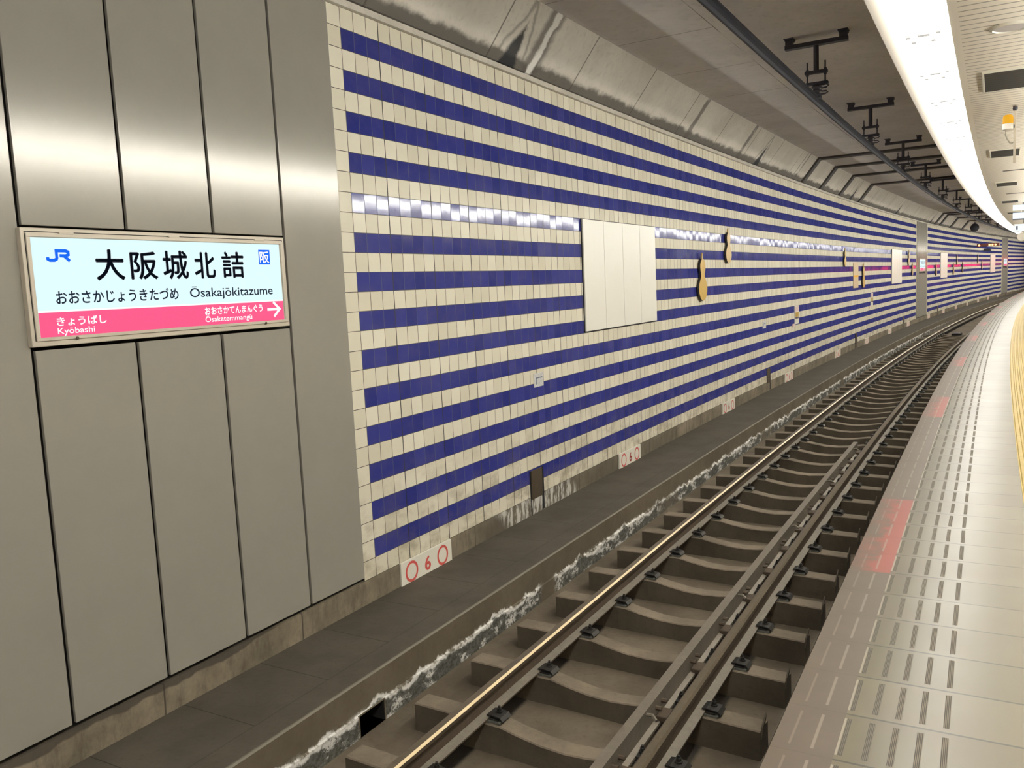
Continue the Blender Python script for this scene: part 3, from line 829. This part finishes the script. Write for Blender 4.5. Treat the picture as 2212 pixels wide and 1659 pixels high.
# ------------------------------------------------------------------ blank white notice panels
def notice_panel(label, s0):
    t = thing('notice_panel', label, 'panel', 0.0, s0 + 1.2, 1.858, 'blank white four-board panels on the striped wall')
    mb = MB(); mb.box(0.0, 0.012, -1.207, 1.207, -0.012, 1.338); mb.build('back_frame', M['backing'], t)
    for i in range(4):
        mb = MB(); mb.box(0.012, 0.030, -1.2 + 0.6 * i + 0.005, -0.6 + 0.6 * i - 0.005, 0.004, 1.328, 0.002)
        mb.build('board', M['board'], t)
    return t
np_ = notice_panel('large blank white four-board panel on the striped tiles', 4.20)
dup(np_, 0.0, 31.95, 1.90, 'narrow-looking blank white panel just before the second steel pillar')
dup(np_, 0.0, 46.1, 1.90, 'blank white panel just past the second steel pillar')
dup(np_, 0.0, 72.0 - 4.8, 1.93, 'far blank white panel just before the third steel pillar')

# ------------------------------------------------------------------ gourd ornaments
def gourd(label, s, z0, sc, mat, grp='gold gourd ornaments on the striped wall'):
    t = thing('gourd_ornament', label, 'ornament', 0.0, s, z0, grp)
    ctrl = [(0.0, 0.0), (0.075, 0.012), (0.15, 0.055), (0.205, 0.13), (0.222, 0.20), (0.205, 0.275), (0.155, 0.34), (0.105, 0.39), (0.086, 0.42), (0.098, 0.455), (0.128, 0.51), (0.140, 0.56), (0.130, 0.61), (0.10, 0.655), (0.055, 0.685), (0.028, 0.70)]
    R_ = [(y, z) for y, z in ctrl]
    pts = [(y * sc, z * sc) for y, z in R_] + [(-y * sc, z * sc) for y, z in R_[::-1] if y > 0]
    mb = MB(); mb.prism(pts, 'x', 0.02, 0.055)
    for fc in mb.bm.faces:
        fc.normal_update()
        fc.material_index = 0 if abs(fc.normal.x) > 0.9 else 1
    mb.build('body', [mat, M['edge_black']], t)
    mb = MB(); mb.prism([(-0.026 * sc, 0.69 * sc), (0.026 * sc, 0.69 * sc), (0.020 * sc, 0.74 * sc), (0.034 * sc, 0.80 * sc), (0.012 * sc, 0.80 * sc), (-0.012 * sc, 0.74 * sc)], 'x', 0.025, 0.05)
    mb.build('stalk', M['gold_pale'], t)
    for zz in (0.2, 0.55):
        mb = MB(); mb.cyl((0.0, 0, zz * sc), 0.02, 0.022, 'x', 8); mb.build('spacer', M['dark'], t)
    return t
gourd('gold gourd-shaped ornament, lower of the two right of the large white panel', 8.69, 2.065, 0.98, M['gold'])
gourd('pale gold gourd ornament, higher of the two right of the large white panel', 10.20, 2.678, 0.78, M['gold_pale'])
gourd('thin-looking gold gourd ornament left of the tan panel, higher than it', 21.72, 2.592, 0.68, M['gold'])
gourd('gold gourd ornament just right of the tan panel', 24.80, 1.90, 0.98, M['gold'])
gourd('dark edge-on gourd ornament right of the narrow white panel, upper', 34.83, 2.60, 0.80, M['gold_pale'])
gourd('dark edge-on gourd ornament right of the narrow white panel, lower', 35.86, 2.16, 0.70, M['gold_pale'])
for i, (s, z) in enumerate(((43.2, 2.05), (50.9, 2.55), (49.6, 2.02), (53.2, 2.1), (59.8, 2.62), (61.8, 2.2))):
    gourd('tiny edge-on gourd ornament beyond the second pillar, %s of its run' % ORD[i], s, z, 0.8, M['gold_pale'])

# small fittings on the tiles
o = thing('tan_panel', 'narrow tan panel with an orange band beside a gourd ornament', 'panel', 0.0, 23.62, 1.92)
mb = MB(); mb.box(0, 0.02, -0.40, 0.40, 0, 0.78, 0.003); mb.build('board', M['tan_panel'], o)
mb = MB(); mb.box(0.02, 0.023, -0.39, 0.39, 0.34, 0.40); mb.build('band', M['orange_cover'], o)
def sticker(label, s, z, w, h):
    t = thing('wall_label', label, 'label', 0.0, s, z)
    mb = MB(); mb.box(0, 0.006, -w / 2, w / 2, 0, h, 0.002); mb.build('plate', M['note'], t)
    mb = MB(); mb.box(0.006, 0.007, -w * 0.30, w * 0.38, h * 0.62, h * 0.70).box(0.006, 0.007, -w * 0.30, -w * 0.24, h * 0.2, h * 0.62); mb.build('marks', M['ink_soft'], t)
sticker('worn pale square label on the tiles above the first brown drain cover', 2.99, 1.352, 0.215, 0.148)
sticker('small pale square label on the tiles left of the tall striped notice', 12.83, 1.345, 0.26, 0.145)
def tall_notice(label, s, z):
    t = thing('tall_notice', label, 'sign', 0.0, s, z)
    mb = MB(); mb.box(0, 0.02, -0.20, 0.20, 0.0, 0.43, 0.003); mb.build('plate', M['white_paint'], t)
    mb = MB(); mb.box(0.02, 0.023, -0.17, 0.17, 0.17, 0.28); mb.build('yellow_patch', M['gold'], t)
    mb = MB(); mb.box(0.02, 0.023, -0.17, 0.17, 0.30, 0.41); mb.build('red_patch', M['pink_note'], t)
    mb = MB(); mb.box(0.02, 0.023, -0.17, 0.17, 0.125, 0.165); mb.build('dark_bar', M['ink'], t)
    mb = MB(); mb.box(0, 0.015, -0.42, -0.20, -0.06, 0.02, 0.003); mb.build('foot_tag', M['pink_note'], t)
tall_notice('tall white notice with red and yellow patches on the striped wall', 15.76, 1.262)
tall_notice('farther, smaller white and pink notice between the tan panel and second pillar', 26.55, 1.24)

# ------------------------------------------------------------------ drain covers at the wall foot
def drain_cover(label, s):
    t = thing('drain_cover', label, 'drain cover', 0.0, s, 0.0, 'brown drain covers over the wall joints')
    mb = MB(); mb.box(0.004, 0.016, -0.135, 0.105, 0.17, 0.478, 0.002); mb.build('cover_plate', M['brown_plate'], t)
    mb = MB(); mb.box(0.004, 0.010, 0.108, 0.150, 0.01, 0.478); mb.build('slot', M['hole'], t)
    mb = MB(); mb.box(0.004, 0.009, -0.150, -0.138, 0.0, 0.478); mb.build('joint', M['hole'], t)
    return t
dc = drain_cover('brown steel drain cover at the wall foot, nearest, amid white lime', 2.85)
for s, lab in ((13.12, 'small brown drain cover at the wall foot, second from the near pillar'), (23.7, 'small brown drain cover at the wall foot, third from the near pillar'), (33.8, 'tiny brown drain cover just before the second pillar'), (44.1, 'tiny brown drain cover just past the second pillar')):
    dup(dc, 0.0, s, 0.0, lab)

# ------------------------------------------------------------------ overhead conductor bar and its brackets
OD = 2.42
mb = MB()
mb.sweep([(OD - 0.030, 4.445), (OD + 0.030, 4.445), (OD + 0.030, 4.433), (OD + 0.010, 4.426), (OD + 0.017, 4.375), (OD + 0.010, 4.348), (OD - 0.010, 4.348), (OD - 0.017, 4.375), (OD - 0.010, 4.426), (OD - 0.030, 4.433)], S0 + 0.3, S1 - 0.3, 1.0, closed=True)
t = tag(mb.build('conductor_bar', M['conductor'], bent=True), 'long dark overhead conductor bar hung under the tunnel roof', 'conductor bar')
def bracket(label, s):
    t = thing('conductor_bracket', label, 'bracket', OD, s, 4.445, 'roof brackets carrying the overhead conductor bar')
    T = 5.13 - 4.445
    for sx in (-1, 1):
        mb = MB(); mb.box(sx * 0.295 - 0.055, sx * 0.295 + 0.055, -0.07, 0.07, T - 0.012, T, 0.002).box(sx * 0.295 - 0.04, sx * 0.295 + 0.04, -0.045, 0.045, T - 0.075, T - 0.012, 0.003)
        for ax in (-0.04, 0.04): mb.cyl((sx * 0.295 + ax, 0.055, T - 0.03), 0.008, 0.02, 'z', 8)
        mb.build('mounting_foot', M['dark'], t)
    mb = MB(); mb.box(-0.345, 0.345, -0.03, 0.03, T - 0.115, T - 0.07, 0.003).box(-0.345, 0.345, -0.045, 0.045, T - 0.118, T - 0.112); mb.build('crossbar', M['dark'], t)
    mb = MB(); mb.cyl((0, 0, 0.285), 0.03, T - 0.40, 'z', 14); mb.build('post', M['dark'], t)
    mb = MB(); mb.box(-0.125, 0.125, -0.03, 0.03, 0.255, 0.29, 0.004); mb.build('clamp_bar', M['dark'], t)
    for sx in (-1, 1):
        mb = MB(); mb.cyl((sx * 0.098, 0, 0.155), 0.009, 0.235, 'z', 8).cyl((sx * 0.098, 0, 0.290), 0.017, 0.018, 'z', 6).cyl((sx * 0.098, 0, 0.235), 0.017, 0.018, 'z', 6)
        mb.build('threaded_rod', M['dark'], t)
    mb = MB(); mb.box(-0.13, 0.13, -0.035, 0.035, 0.130, 0.160, 0.004); mb.build('lower_bar', M['dark'], t)
    mb = MB(); mb.lathe([(0.035, 0.01), (0.06, 0.02), (0.035, 0.035), (0.035, 0.05), (0.068, 0.06), (0.036, 0.075), (0.036, 0.09), (0.07, 0.10), (0.04, 0.115), (0.045, 0.130)], 18); mb.build('insulator', M['insulator'], t, smooth=True)
    mb = MB()
    mb.tube([(0.0, 0.0, 0.125), (0.11, 0, 0.125), (0.135, 0, 0.110), (0.11, 0, 0.092), (0.06, 0, 0.088), (0.06, 0, 0.052), (0.11, 0, 0.050), (0.13, 0, 0.036), (0.10, 0, 0.020), (0.0, 0, 0.018)], 0.009, 8)
    mb.build('bonding_loop', M['dark'], t)
    mb = MB(); mb.box(-0.055, 0.055, -0.05, 0.05, -0.02, 0.012, 0.004); mb.build('bar_clamp', M['dark'], t)
    return t
br = bracket('nearest dark T-shaped roof bracket holding the overhead conductor bar', 5.53)
for i in range(15):
    s = 10.05 + 4.57 * i
    dup(br, OD, s, 4.445, 'dark T-shaped roof bracket on the conductor bar, %s from the front' % ORD[i + 1])

# dark straps bent over haunch and roof
def strap(label, s, w):
    mb = MB()
    pth = [(0.055, 4.60), (0.085, 4.630), (0.445, 5.085), (3.591, 5.085)]
    pin = [(0.035 - 0.03, 4.60), (0.015, 4.66), (0.41, 5.14), (3.55, 5.14)]
    for (a, b_), (c_, d_) in zip(zip(pth, pth[1:]), zip(pin, pin[1:])):
        q = [a, b_, d_, c_]
        lo = [mb.v((x, s - w / 2, z)) for x, z in q]; hi = [mb.v((x, s + w / 2, z)) for x, z in q]
        mb.f(lo[::-1]); mb.f(hi)
        for k in range(4): mb.f([lo[k], lo[(k + 1) % 4], hi[(k + 1) % 4], hi[k]])
    return tag(mb.build('roof_strap', M['strap'], bent=True), label, 'roof strap', 'dark straps bent over the tunnel haunch and roof')
for i, (s, w) in enumerate(((16.35, 0.24), (18.4, 0.26), (20.9, 0.26), (24.0, 0.30))):
    strap('dark flat strap bent over haunch and roof, %s of the first four' % ORD[i], s, w)
for i, (s, w) in enumerate(((42.6, 0.4), (44.2, 0.4), (48.0, 0.5), (52.4, 0.5))):
    strap('dark flat strap over the roof beyond the second pillar, %s of four' % ORD[i], s, w)

# ------------------------------------------------------------------ fluorescent strip over the platform edge
def edge_light(label, s0, L):
    t = thing('strip_light', label, 'ceiling light', 3.845, s0 + L / 2, 3.82, 'fluorescent strip lights over the platform edge')
    mb = MB(); mb.prism([(-0.145, 0.165), (-0.145, 0.0), (0.145, 0.0), (0.145, 0.165)], 'y', -L / 2, L / 2)
    for fc in mb.bm.faces:
        if all(abs(v_.co.x + 0.145) < 1e-5 for v_ in fc.verts): fc.material_index = 1
    o = mb.build('diffuser', [M['strip'], M['strip_side']], t)
    mb = MB(); mb.box(-0.030, 0.034, -L / 2 + 0.085, -L / 2 + 0.135, -0.008, -0.001); mb.build('lamp_holder_with_bloom', M['holder_bloom'], t)
    for x, y in ((-0.085, 0.12), (-0.063, 0.26), (0.046, 0.27), (0.080, 0.09)):
        mb = MB(); mb.box(x - 0.012, x + 0.012, -L / 2 + y - 0.024, -L / 2 + y + 0.024, -0.008, -0.001); mb.build('clip', M['holder_bloom'], t)
    mb = MB(); mb.box(-0.147, 0.145, -L / 2, L / 2, 0.165, 0.205); mb.build('trough', M['beam'], t)
    return t
LP = 1.19
l0 = edge_light('bright fluorescent strip panel over the platform edge, first with visible lamp holders', 0.775, LP)
idx = 0
for i in range(-13, 70):
    if i == 0: continue
    s = 0.775 + LP * i
    if i == -1: lab = 'bright fluorescent strip panel at the top edge of the photo'
    elif 0 < i < 22: lab = 'bright fluorescent strip panel over the platform edge, %s from the top' % ORD[i + 1]
    elif i >= 22: lab = 'far fluorescent strip panel merging into one white line of light'
    else: lab = 'fluorescent strip panel over the platform edge behind the viewer'
    dup(l0, 3.845, s + LP / 2, 3.82, lab)
def inner_fill(s0, L):  # added uplights, out of view, to brighten ceiling and wall
    t = bpy.data.objects.new('fill_uplight', None)
    COL.objects.link(t); t.location = W(5.30, s0 + L / 2, 3.35)
    tag(t, 'added unseen uplight line over the middle of the platform, outside the frame', 'ceiling light', 'added unseen fill lights over the middle of the platform')
    bpy.context.view_layer.update()
    inv = t.matrix_world.inverted()
    mb = MB(); mb.sweep([(5.20, 3.39), (5.20, 3.35), (5.40, 3.35), (5.40, 3.39), (5.39, 3.39), (5.38, 3.36), (5.22, 3.36), (5.21, 3.39)], s0, s0 + L, 1.0, closed=True)
    o = mb.build('trough', M['white_paint'], bent=True); o.parent = t; o.matrix_parent_inverse = inv
    mb = MB(); mb.sweep([(5.225, 3.365), (5.375, 3.365), (5.375, 3.38), (5.225, 3.38)], s0 + 0.02, s0 + L - 0.02, 1.0, closed=True)
    o = mb.build('lamp', M['inner'], bent=True); o.parent = t; o.matrix_parent_inverse = inv  # added unseen uplight
    for k in (0.12, 0.5, 0.88):
        mb = MB(); mb.prism([(5.191, 3.36), (5.20, 3.36), (5.20, 3.822), (5.191, 3.822)], 'y', s0 + L * k, s0 + L * k + 0.014)
        o = mb.build('hanger_rod', M['dark'], bent=True); o.parent = t; o.matrix_parent_inverse = inv
for i in range(9): inner_fill(-15.5 + 10.0 * i, 9.6)

# ------------------------------------------------------------------ platform ceiling fittings
t = thing('ceiling_speaker', 'round grey speaker set flush in the slatted platform ceiling', 'speaker', 4.305, 1.05, 3.822)
mb = MB(); mb.lathe([(0.117, 0.0), (0.117, -0.008), (0.101, -0.014), (0.095, -0.004)], 36); mb.build('rim', M['white_paint'], t)
mb = MB(); mb.lathe([(0.001, -0.006), (0.095, -0.006), (0.095, 0.0)], 36); mb.build('mesh_cover', M['speaker'], t)
def vent(label, s0, L=0.80):
    t = thing('air_vent', label, 'vent', 4.306, s0 + L / 2, 3.822, 'oblong air vents in the platform ceiling')
    mb = MB()
    for x0, x1, y0, y1 in ((-0.168, -0.153, -L / 2, L / 2), (0.153, 0.168, -L / 2, L / 2), (-0.153, 0.153, -L / 2, -L / 2 + 0.018), (-0.153, 0.153, L / 2 - 0.018, L / 2)):
        mb.box(x0, x1, y0, y1, -0.014, 0.004, 0.002)
    mb.build('rim', M['white_paint'], t)
    mb = MB(); mb.box(-0.153, 0.153, -L / 2 + 0.018, L / 2 - 0.018, -0.001, 0.002); mb.build('duct_opening', M['hole'], t)
    for k in range(9):
        y = -L / 2 + 0.06 + k * (L - 0.12) / 8
        mb = MB(); mb.prism([(y - 0.025, -0.002), (y + 0.020, -0.012), (y + 0.024, -0.012), (y - 0.021, -0.002)], 'x', -0.153, 0.153); mb.build('slat', M['grille'], t)
    return t
v0 = vent('dark oblong air vent nearest in the slatted platform ceiling', 2.30)
for i, s in enumerate((7.17, 11.93, 16.8, 21.6)):
    dup(v0, 4.306, s + 0.40, 3.822, 'oblong air vent in the platform ceiling, %s from the top' % ORD[i + 1])
for i, s in enumerate((10.0, 14.8)):
    t = thing('slot_diffuser', 'thin dark slot in the platform ceiling, %s between the air vents' % ORD[i], 'vent', 4.47, s, 3.822)
    mb = MB(); mb.box(-0.2, 0.25, -0.03, 0.03, -0.006, 0.002, 0.002); mb.build('slot_frame', M['beam'], t)
    mb = MB(); mb.box(-0.19, 0.24, -0.02, 0.02, -0.008, -0.005); mb.build('slot', M['grille'], t)

# beacon on its pole
t = thing('beacon_pole', 'cream pole hanging from the platform ceiling beside the amber beacon', 'pole', 4.377, 4.0, 3.822)
mb = MB(); mb.box(-0.0095, 0.0095, -0.0095, 0.0095, -0.497, -0.035, 0.002); mb.build('pole', M['frame_paint'], t)
mb = MB(); mb.lathe([(0.010, -0.001), (0.018, -0.006), (0.021, -0.028), (0.014, -0.045)], 14); mb.build('swivel_joint', M['dark'], t)
mb = MB(); mb.cyl((0, 0, -0.004), 0.03, 0.004, 'z', 16); mb.build('ceiling_rose', M['frame_paint'], t)
t = thing('warning_beacon', 'amber domed warning beacon with white base hung from the cream pole', 'beacon', 4.323, 4.0, 3.612)
mb = MB(); mb.lathe([(0.040, 0.055), (0.042, 0.07), (0.042, 0.105), (0.038, 0.125), (0.024, 0.136), (0.002, 0.139)], 24); mb.build('amber_dome', M['orange_cover'], t, smooth=True)
mb = MB(); mb.lathe([(0.030, 0.0), (0.044, 0.010), (0.044, 0.055), (0.041, 0.058)], 24); mb.build('base', M['lens_white'], t)
mb = MB(); mb.box(0.030, 0.052, -0.012, 0.012, 0.015, 0.045, 0.002); mb.build('bracket', M['dark'], t)
mb = MB(); mb.tube([(-0.015, 0, 0.004), (-0.020, 0, -0.03), (-0.006, 0, -0.07), (0.015, 0, -0.108), (0.035, 0, -0.112), (0.052, 0, -0.10)], 0.0055, 8); mb.build('cable', M['cable'], t)

# hanging platform signs at the far right
t = thing('hanging_sign', 'lit white hanging sign reading 1 at the far right edge', 'sign', 4.24, 25.0, 3.40)
mb = MB(); mb.box(0.0, 1.50, -0.06, 0.06, 0.0, 0.225, 0.004); mb.build('housing', M['white_paint'], t)
mb = MB(); mb.box(0.012, 1.488, -0.064, -0.060, 0.012, 0.213); mb.build('face', M['hang_face'], t)
me = text_mesh('1', (0.055, 0.095, 0.055, 0.165), 0.0, 0.01)
for v_ in me.vertices: v_.co = (v_.co.y, -0.066, v_.co.z)
me.materials.append(M['ink']); o = bpy.data.objects.new('digit', me); COL.objects.link(o); o.parent = t
for x in (0.25, 1.25):
    mb = MB(); mb.cyl((x, 0, 0.225), 0.012, 0.196, 'z', 8); mb.build('hanger_rod', M['dark'], t)
t = thing('hanging_sign', 'two-tier lit hanging sign above the sign reading 1', 'sign', 4.353, 17.9, 3.463)
mb = MB(); mb.box(0.0, 1.3, -0.05, 0.05, 0.0, 0.13, 0.004); mb.build('lower_housing', M['hang_face'], t)
mb = MB(); mb.box(0.0, 1.3, -0.05, 0.05, 0.187, 0.306, 0.004); mb.build('upper_housing', M['hang_face'], t)
mb = MB(); mb.box(0.0, 1.3, -0.055, 0.055, 0.132, 0.146).box(0.0, 1.3, -0.055, 0.055, -0.03, -0.006); mb.build('dark_rail', M['ink_soft'], t)
for x in (0.2, 1.1):
    mb = MB(); mb.cyl((x, 0, 0.125), 0.012, 0.233, 'z', 8); mb.build('hanger_rod', M['dark'], t)
t = thing('round_mirror', 'small round white-rimmed mirror hung below the sign reading 1', 'mirror', 4.445, 25.0, 3.245)
mb = MB(); mb.lathe([(0.098, -0.03), (0.125, -0.035), (0.125, 0.015), (0.098, 0.02)], 28, axis='y'); mb.build('rim', M['lens_white'], t)
mb = MB(); mb.lathe([(0.001, -0.028), (0.06, -0.022), (0.099, -0.008), (0.099, 0.0)], 28, axis='y'); mb.build('mirror_face', simple('dim_mirror', (0.16, 0.155, 0.13), 0.35), t)
mb = MB(); mb.cyl((0, 0, 0.12), 0.01, 0.04, 'z', 8); mb.build('hanger', M['dark'], t)

# red-lit board far down the platform, seen only as the red streak in the glazed tiles
t = thing('hanging_sign', 'red-lit hanging board mirrored as the red streak in the tiles', 'sign', 3.95, 104.0, 2.66)
mb = MB(); mb.box(0.0, 1.55, -0.06, 0.06, 0.0, 0.30, 0.004); mb.build('case', M['dark'], t)
mb = MB(); mb.box(0.02, 1.53, -0.066, -0.060, 0.02, 0.28); mb.build('face', M['red_lamp'], t)
for x in (0.3, 1.25):
    mb = MB(); mb.cyl((x, 0, 0.30), 0.015, 0.955, 'z', 8); mb.build('hanger_rod', M['dark'], t)

# added glowing case standing in for an amber reflection in the far wall
t = thing('reflection_row', 'amber glow row standing in for a reflection far down the track side', 'lamp', 0.45, 56.0, 3.66)
mb = MB(); mb.box(0, 1.25, -0.05, 0.05, -0.03, 0.16, 0.01); mb.build('case', simple('added_reflection_case', (0.22, 0.07, 0.045), 0.4), t)
for x in (0.13, 0.70, 0.86, 1.02):
    mb = MB(); mb.lathe([(0.002, -0.075), (0.045, -0.068), (0.058, -0.05)], 16, (x, 0, 0.055), 'y'); mb.build('lamp', M['amber_reflection'], t)  # glowing discs standing in for the amber reflection
mb = MB(); mb.cyl((-0.45, 0, 0.03), 0.02, 0.46, 'x', 8); mb.build('wall_arm', M['dark'], t)
t = thing('tunnel_loudspeaker', 'dark horn loudspeaker on the haunch above the amber reflection', 'loudspeaker', 0.45, 55.0, 4.80)
mb = MB(); mb.lathe([(0.06, 0.14), (0.08, 0.08), (0.12, 0.0), (0.22, -0.12), (0.25, -0.16)], 22, axis='y'); mb.build('horn', M['dark'], t, smooth=True)
mb = MB(); mb.box(-0.03, 0.03, -0.03, 0.03, 0.05, 0.34); mb.build('bracket', M['dark'], t)
t = thing('monitor_camera', 'dark box camera hanging just below the amber reflection', 'camera', 0.95, 56.6, 3.40)
mb = MB(); mb.box(-0.18, 0.22, -0.15, 0.15, -0.07, 0.10, 0.02); mb.build('case', M['dark'], t)
mb = MB(); mb.cyl((-0.95, 0, 0.0), 0.02, 0.80, 'x', 8); mb.build('wall_arm', M['dark'], t)

# ------------------------------------------------------------------ track
def rail_profile(c, gauge_right):
    """50 kg rail: head 65 mm, foot 127 mm, 153 mm high; returns profile and a material index per face"""
    right = [(0.0205, 0.0), (0.0325, -0.012), (0.0325, -0.034), (0.012, -0.047), (0.0075, -0.085), (0.012, -0.128), (0.0635, -0.143), (0.0635, -0.153)]
    left = [(-x, z) for x, z in right[::-1]]
    prof = right + left
    mis = []
    for j in range(len(prof)):
        a, b_ = prof[j], prof[(j + 1) % len(prof)]
        mz = (a[1] + b_[1]) / 2; mx = (a[0] + b_[0]) / 2
        if mz > -0.001: mi = 1
        elif mz > -0.008: mi = 2 if (mx > 0) == gauge_right else 1
        elif -0.146 < mz < -0.130: mi = 3
        else: mi = 0
        mis.append(mi)
    return [(c + x, z) for x, z in prof], mis
RM = [M['rust'], M['railtop'], M['polish'], M['railfoot']]
p, mis = rail_profile(1.569, True)
mb = MB(); mb.sweep(p, S0 + 0.3, S1 - 0.3, 1.0, closed=True, mis=mis)
tag(mb.build('rail', RM, bent=True), 'running rail on the wall side with a bright gold polished line', 'rail')
p, mis = rail_profile(2.714, False)
mb = MB(); mb.sweep(p, S0 + 0.3, S1 - 0.3, 1.0, closed=True, mis=[1 if x == 2 else x for x in mis])
tag(mb.build('rail', RM, bent=True), 'dull brown running rail on the platform side', 'rail')

# check rail inside the platform-side rail, with its spacer blocks
mb = MB()
mb.sweep([(2.500, 0.004), (2.560, 0.004), (2.560, -0.115), (2.590, -0.125), (2.590, -0.140), (2.470, -0.140), (2.470, -0.125), (2.520, -0.112), (2.520, -0.035), (2.500, -0.030)], S0 + 0.3, 7.78, 1.0, closed=True)
chk = tag(mb.build('check_rail', M['checkrail'], bent=True), 'flat-topped check rail ending beside the platform-side rail', 'rail')
SP, F0 = 0.672, -0.955
for i in range(-4, 13):
    s = F0 + SP * i + 0.46
    mb = MB(); mb.box(2.562, 2.650, s - 0.06, s + 0.06, -0.128, -0.095, 0.006)
    for dy in (-0.05, 0.05): mb.cyl((2.561, s + dy, -0.050), 0.013, 0.035, 'x', 6)
    mb.build('spacer_block', M['rust'], chk, bent=True)
    if i % 3 == 0:
        mb = MB(); mb.tube([(2.562, s - 0.2, -0.02), (2.60, s - 0.21, -0.012), (2.63, s - 0.23, -0.03)], 0.010, 6)
        mb.build('bond_wire', M['railfoot'], chk, bent=True)

# sleepers
def sleeper(label, s, full):
    t = thing('sleeper', label, 'sleeper', 2.10, s, -0.352, 'brown concrete sleepers under the rails', rot=-0.058)
    H = 0.182
    top = [(-1.02, H - 0.004), (-0.75, H), (-0.44, H), (-0.38, H - 0.004), (-0.26, H - 0.026), (-0.10, H - 0.048), (0.06, H - 0.052), (0.20, H - 0.040), (0.36, H - 0.014), (0.44, H), (0.75, H), (1.02, H - 0.004)]
    def width(x):
        return 0.074 if abs(x) > 0.42 else 0.066
    mb = MB()
    rows = []
    for x, z in top:
        w = width(x)
        rows.append([mb.v((x, -w - 0.006, 0)), mb.v((x, -w, z - 0.007)), mb.v((x, -w + 0.007, z)), mb.v((x, w - 0.007, z)), mb.v((x, w, z - 0.007)), mb.v((x, w + 0.006, 0))])
    for a, b_ in zip(rows, rows[1:]):
        for k in range(5): mb.f([a[k], b_[k], b_[k + 1], a[k + 1]], 1 if k in (1, 2, 3) else 0)
    mb.f(rows[0]); mb.f(rows[-1][::-1])
    mb.build('block', [M['sleeper'], M['sleeper_top']], t)
    if not full: return t
    for rc_ in (1.569, 2.714):
        x = rc_ - 2.10
        mb = MB(); mb.box(x - 0.080, x + 0.080, -0.062, 0.062, H - 0.003, H + 0.017, 0.003); mb.build('rail_pad', M['pad'], t)
        for sg in (-1, 1):
            X = lambda q: x + sg * q
            mb = MB()
            lf = [(X(0.048), H + 0.036), (X(0.075), H + 0.040), (X(0.140), H + 0.034), (X(0.158), H + 0.016), (X(0.164), H + 0.020), (X(0.146), H + 0.041), (X(0.075), H + 0.047), (X(0.048), H + 0.042)]
            mb.prism(lf, 'y', -0.048, 0.048)
            cl = mb.build('rail_clip', M['clip'], t)
            mb = MB(); mb.box(min(X(0.066), X(0.150)), max(X(0.066), X(0.150)), -0.055, 0.055, H - 0.002, H + 0.016, 0.004); mb.build('shoulder', M['pad'], cl)
            mb = MB(); mb.prism([(X(0.070), H + 0.020), (X(0.135), H + 0.022), (X(0.135), H + 0.027), (X(0.070), H + 0.026)], 'y', -0.056, 0.056); mb.build('lower_leaf', M['clip'], cl)
            mb = MB(); mb.cyl((X(0.104), 0.012, H + 0.010), 0.021, 0.042, 'z', 14).cyl((X(0.104), 0.012, H + 0.052), 0.015, 0.018, 'z', 6).cyl((X(0.104), 0.012, H + 0.070), 0.008, 0.014, 'z', 8)
            mb.build('bolt', M['clip'], cl)
    mb = MB(); mb.prism([(-0.070, H - 0.05), (-0.058, H - 0.05), (0.0, H + 0.002), (0.035, H + 0.062), (-0.045, H + 0.012)], 'x', 1.017, 1.027); mb.build('end_marker', M['sleeper'], t)
    return t
SL0, SLN = sleeper('brown concrete sleeper, first whole one from the bottom edge', F0 + 0.073, True), None
for i in range(-3, 50):
    if i == 0: continue
    s = F0 + SP * i + 0.073
    if i < 0: lab = 'brown concrete sleeper mostly below the bottom edge of the photo'
    elif i < 20: lab = 'brown concrete sleeper under both rails, %s from the bottom edge' % ORD[i]
    else: lab = 'far brown concrete sleeper seen as a thin line between the rails'
    dup(SL0, 2.10, s, -0.352, lab, rot=-0.058)

t = thing('drain_box', 'small black box lying between the rails far down the track', 'box', 2.12, 32.5, -0.352)
mb = MB(); mb.box(-0.16, 0.16, -0.35, 0.35, 0.0, 0.20, 0.02); mb.build('box', M['hole'], t)
mb = MB(); mb.box(-0.12, 0.12, -0.30, 0.30, 0.20, 0.215, 0.005); mb.build('lid', M['clip'], t)

# tactile paving line
mb = MB()
prof = [(4.412, 1.0195), (4.412, 1.0235)]
x = 4.418
for k in range(6):
    prof += [(x, 1.0235), (x + 0.006, 1.0285), (x + 0.030, 1.0285), (x + 0.036, 1.0235)]
    x += 0.050
prof += [(4.712, 1.0235), (4.712, 1.0195)]
mb.sweep(prof, S0 + 0.3, S1 - 0.3, 1.0)
tag(mb.build('tactile_paving', M['yellow'], bent=True), 'yellow ribbed tactile paving line along the platform', 'tactile paving')
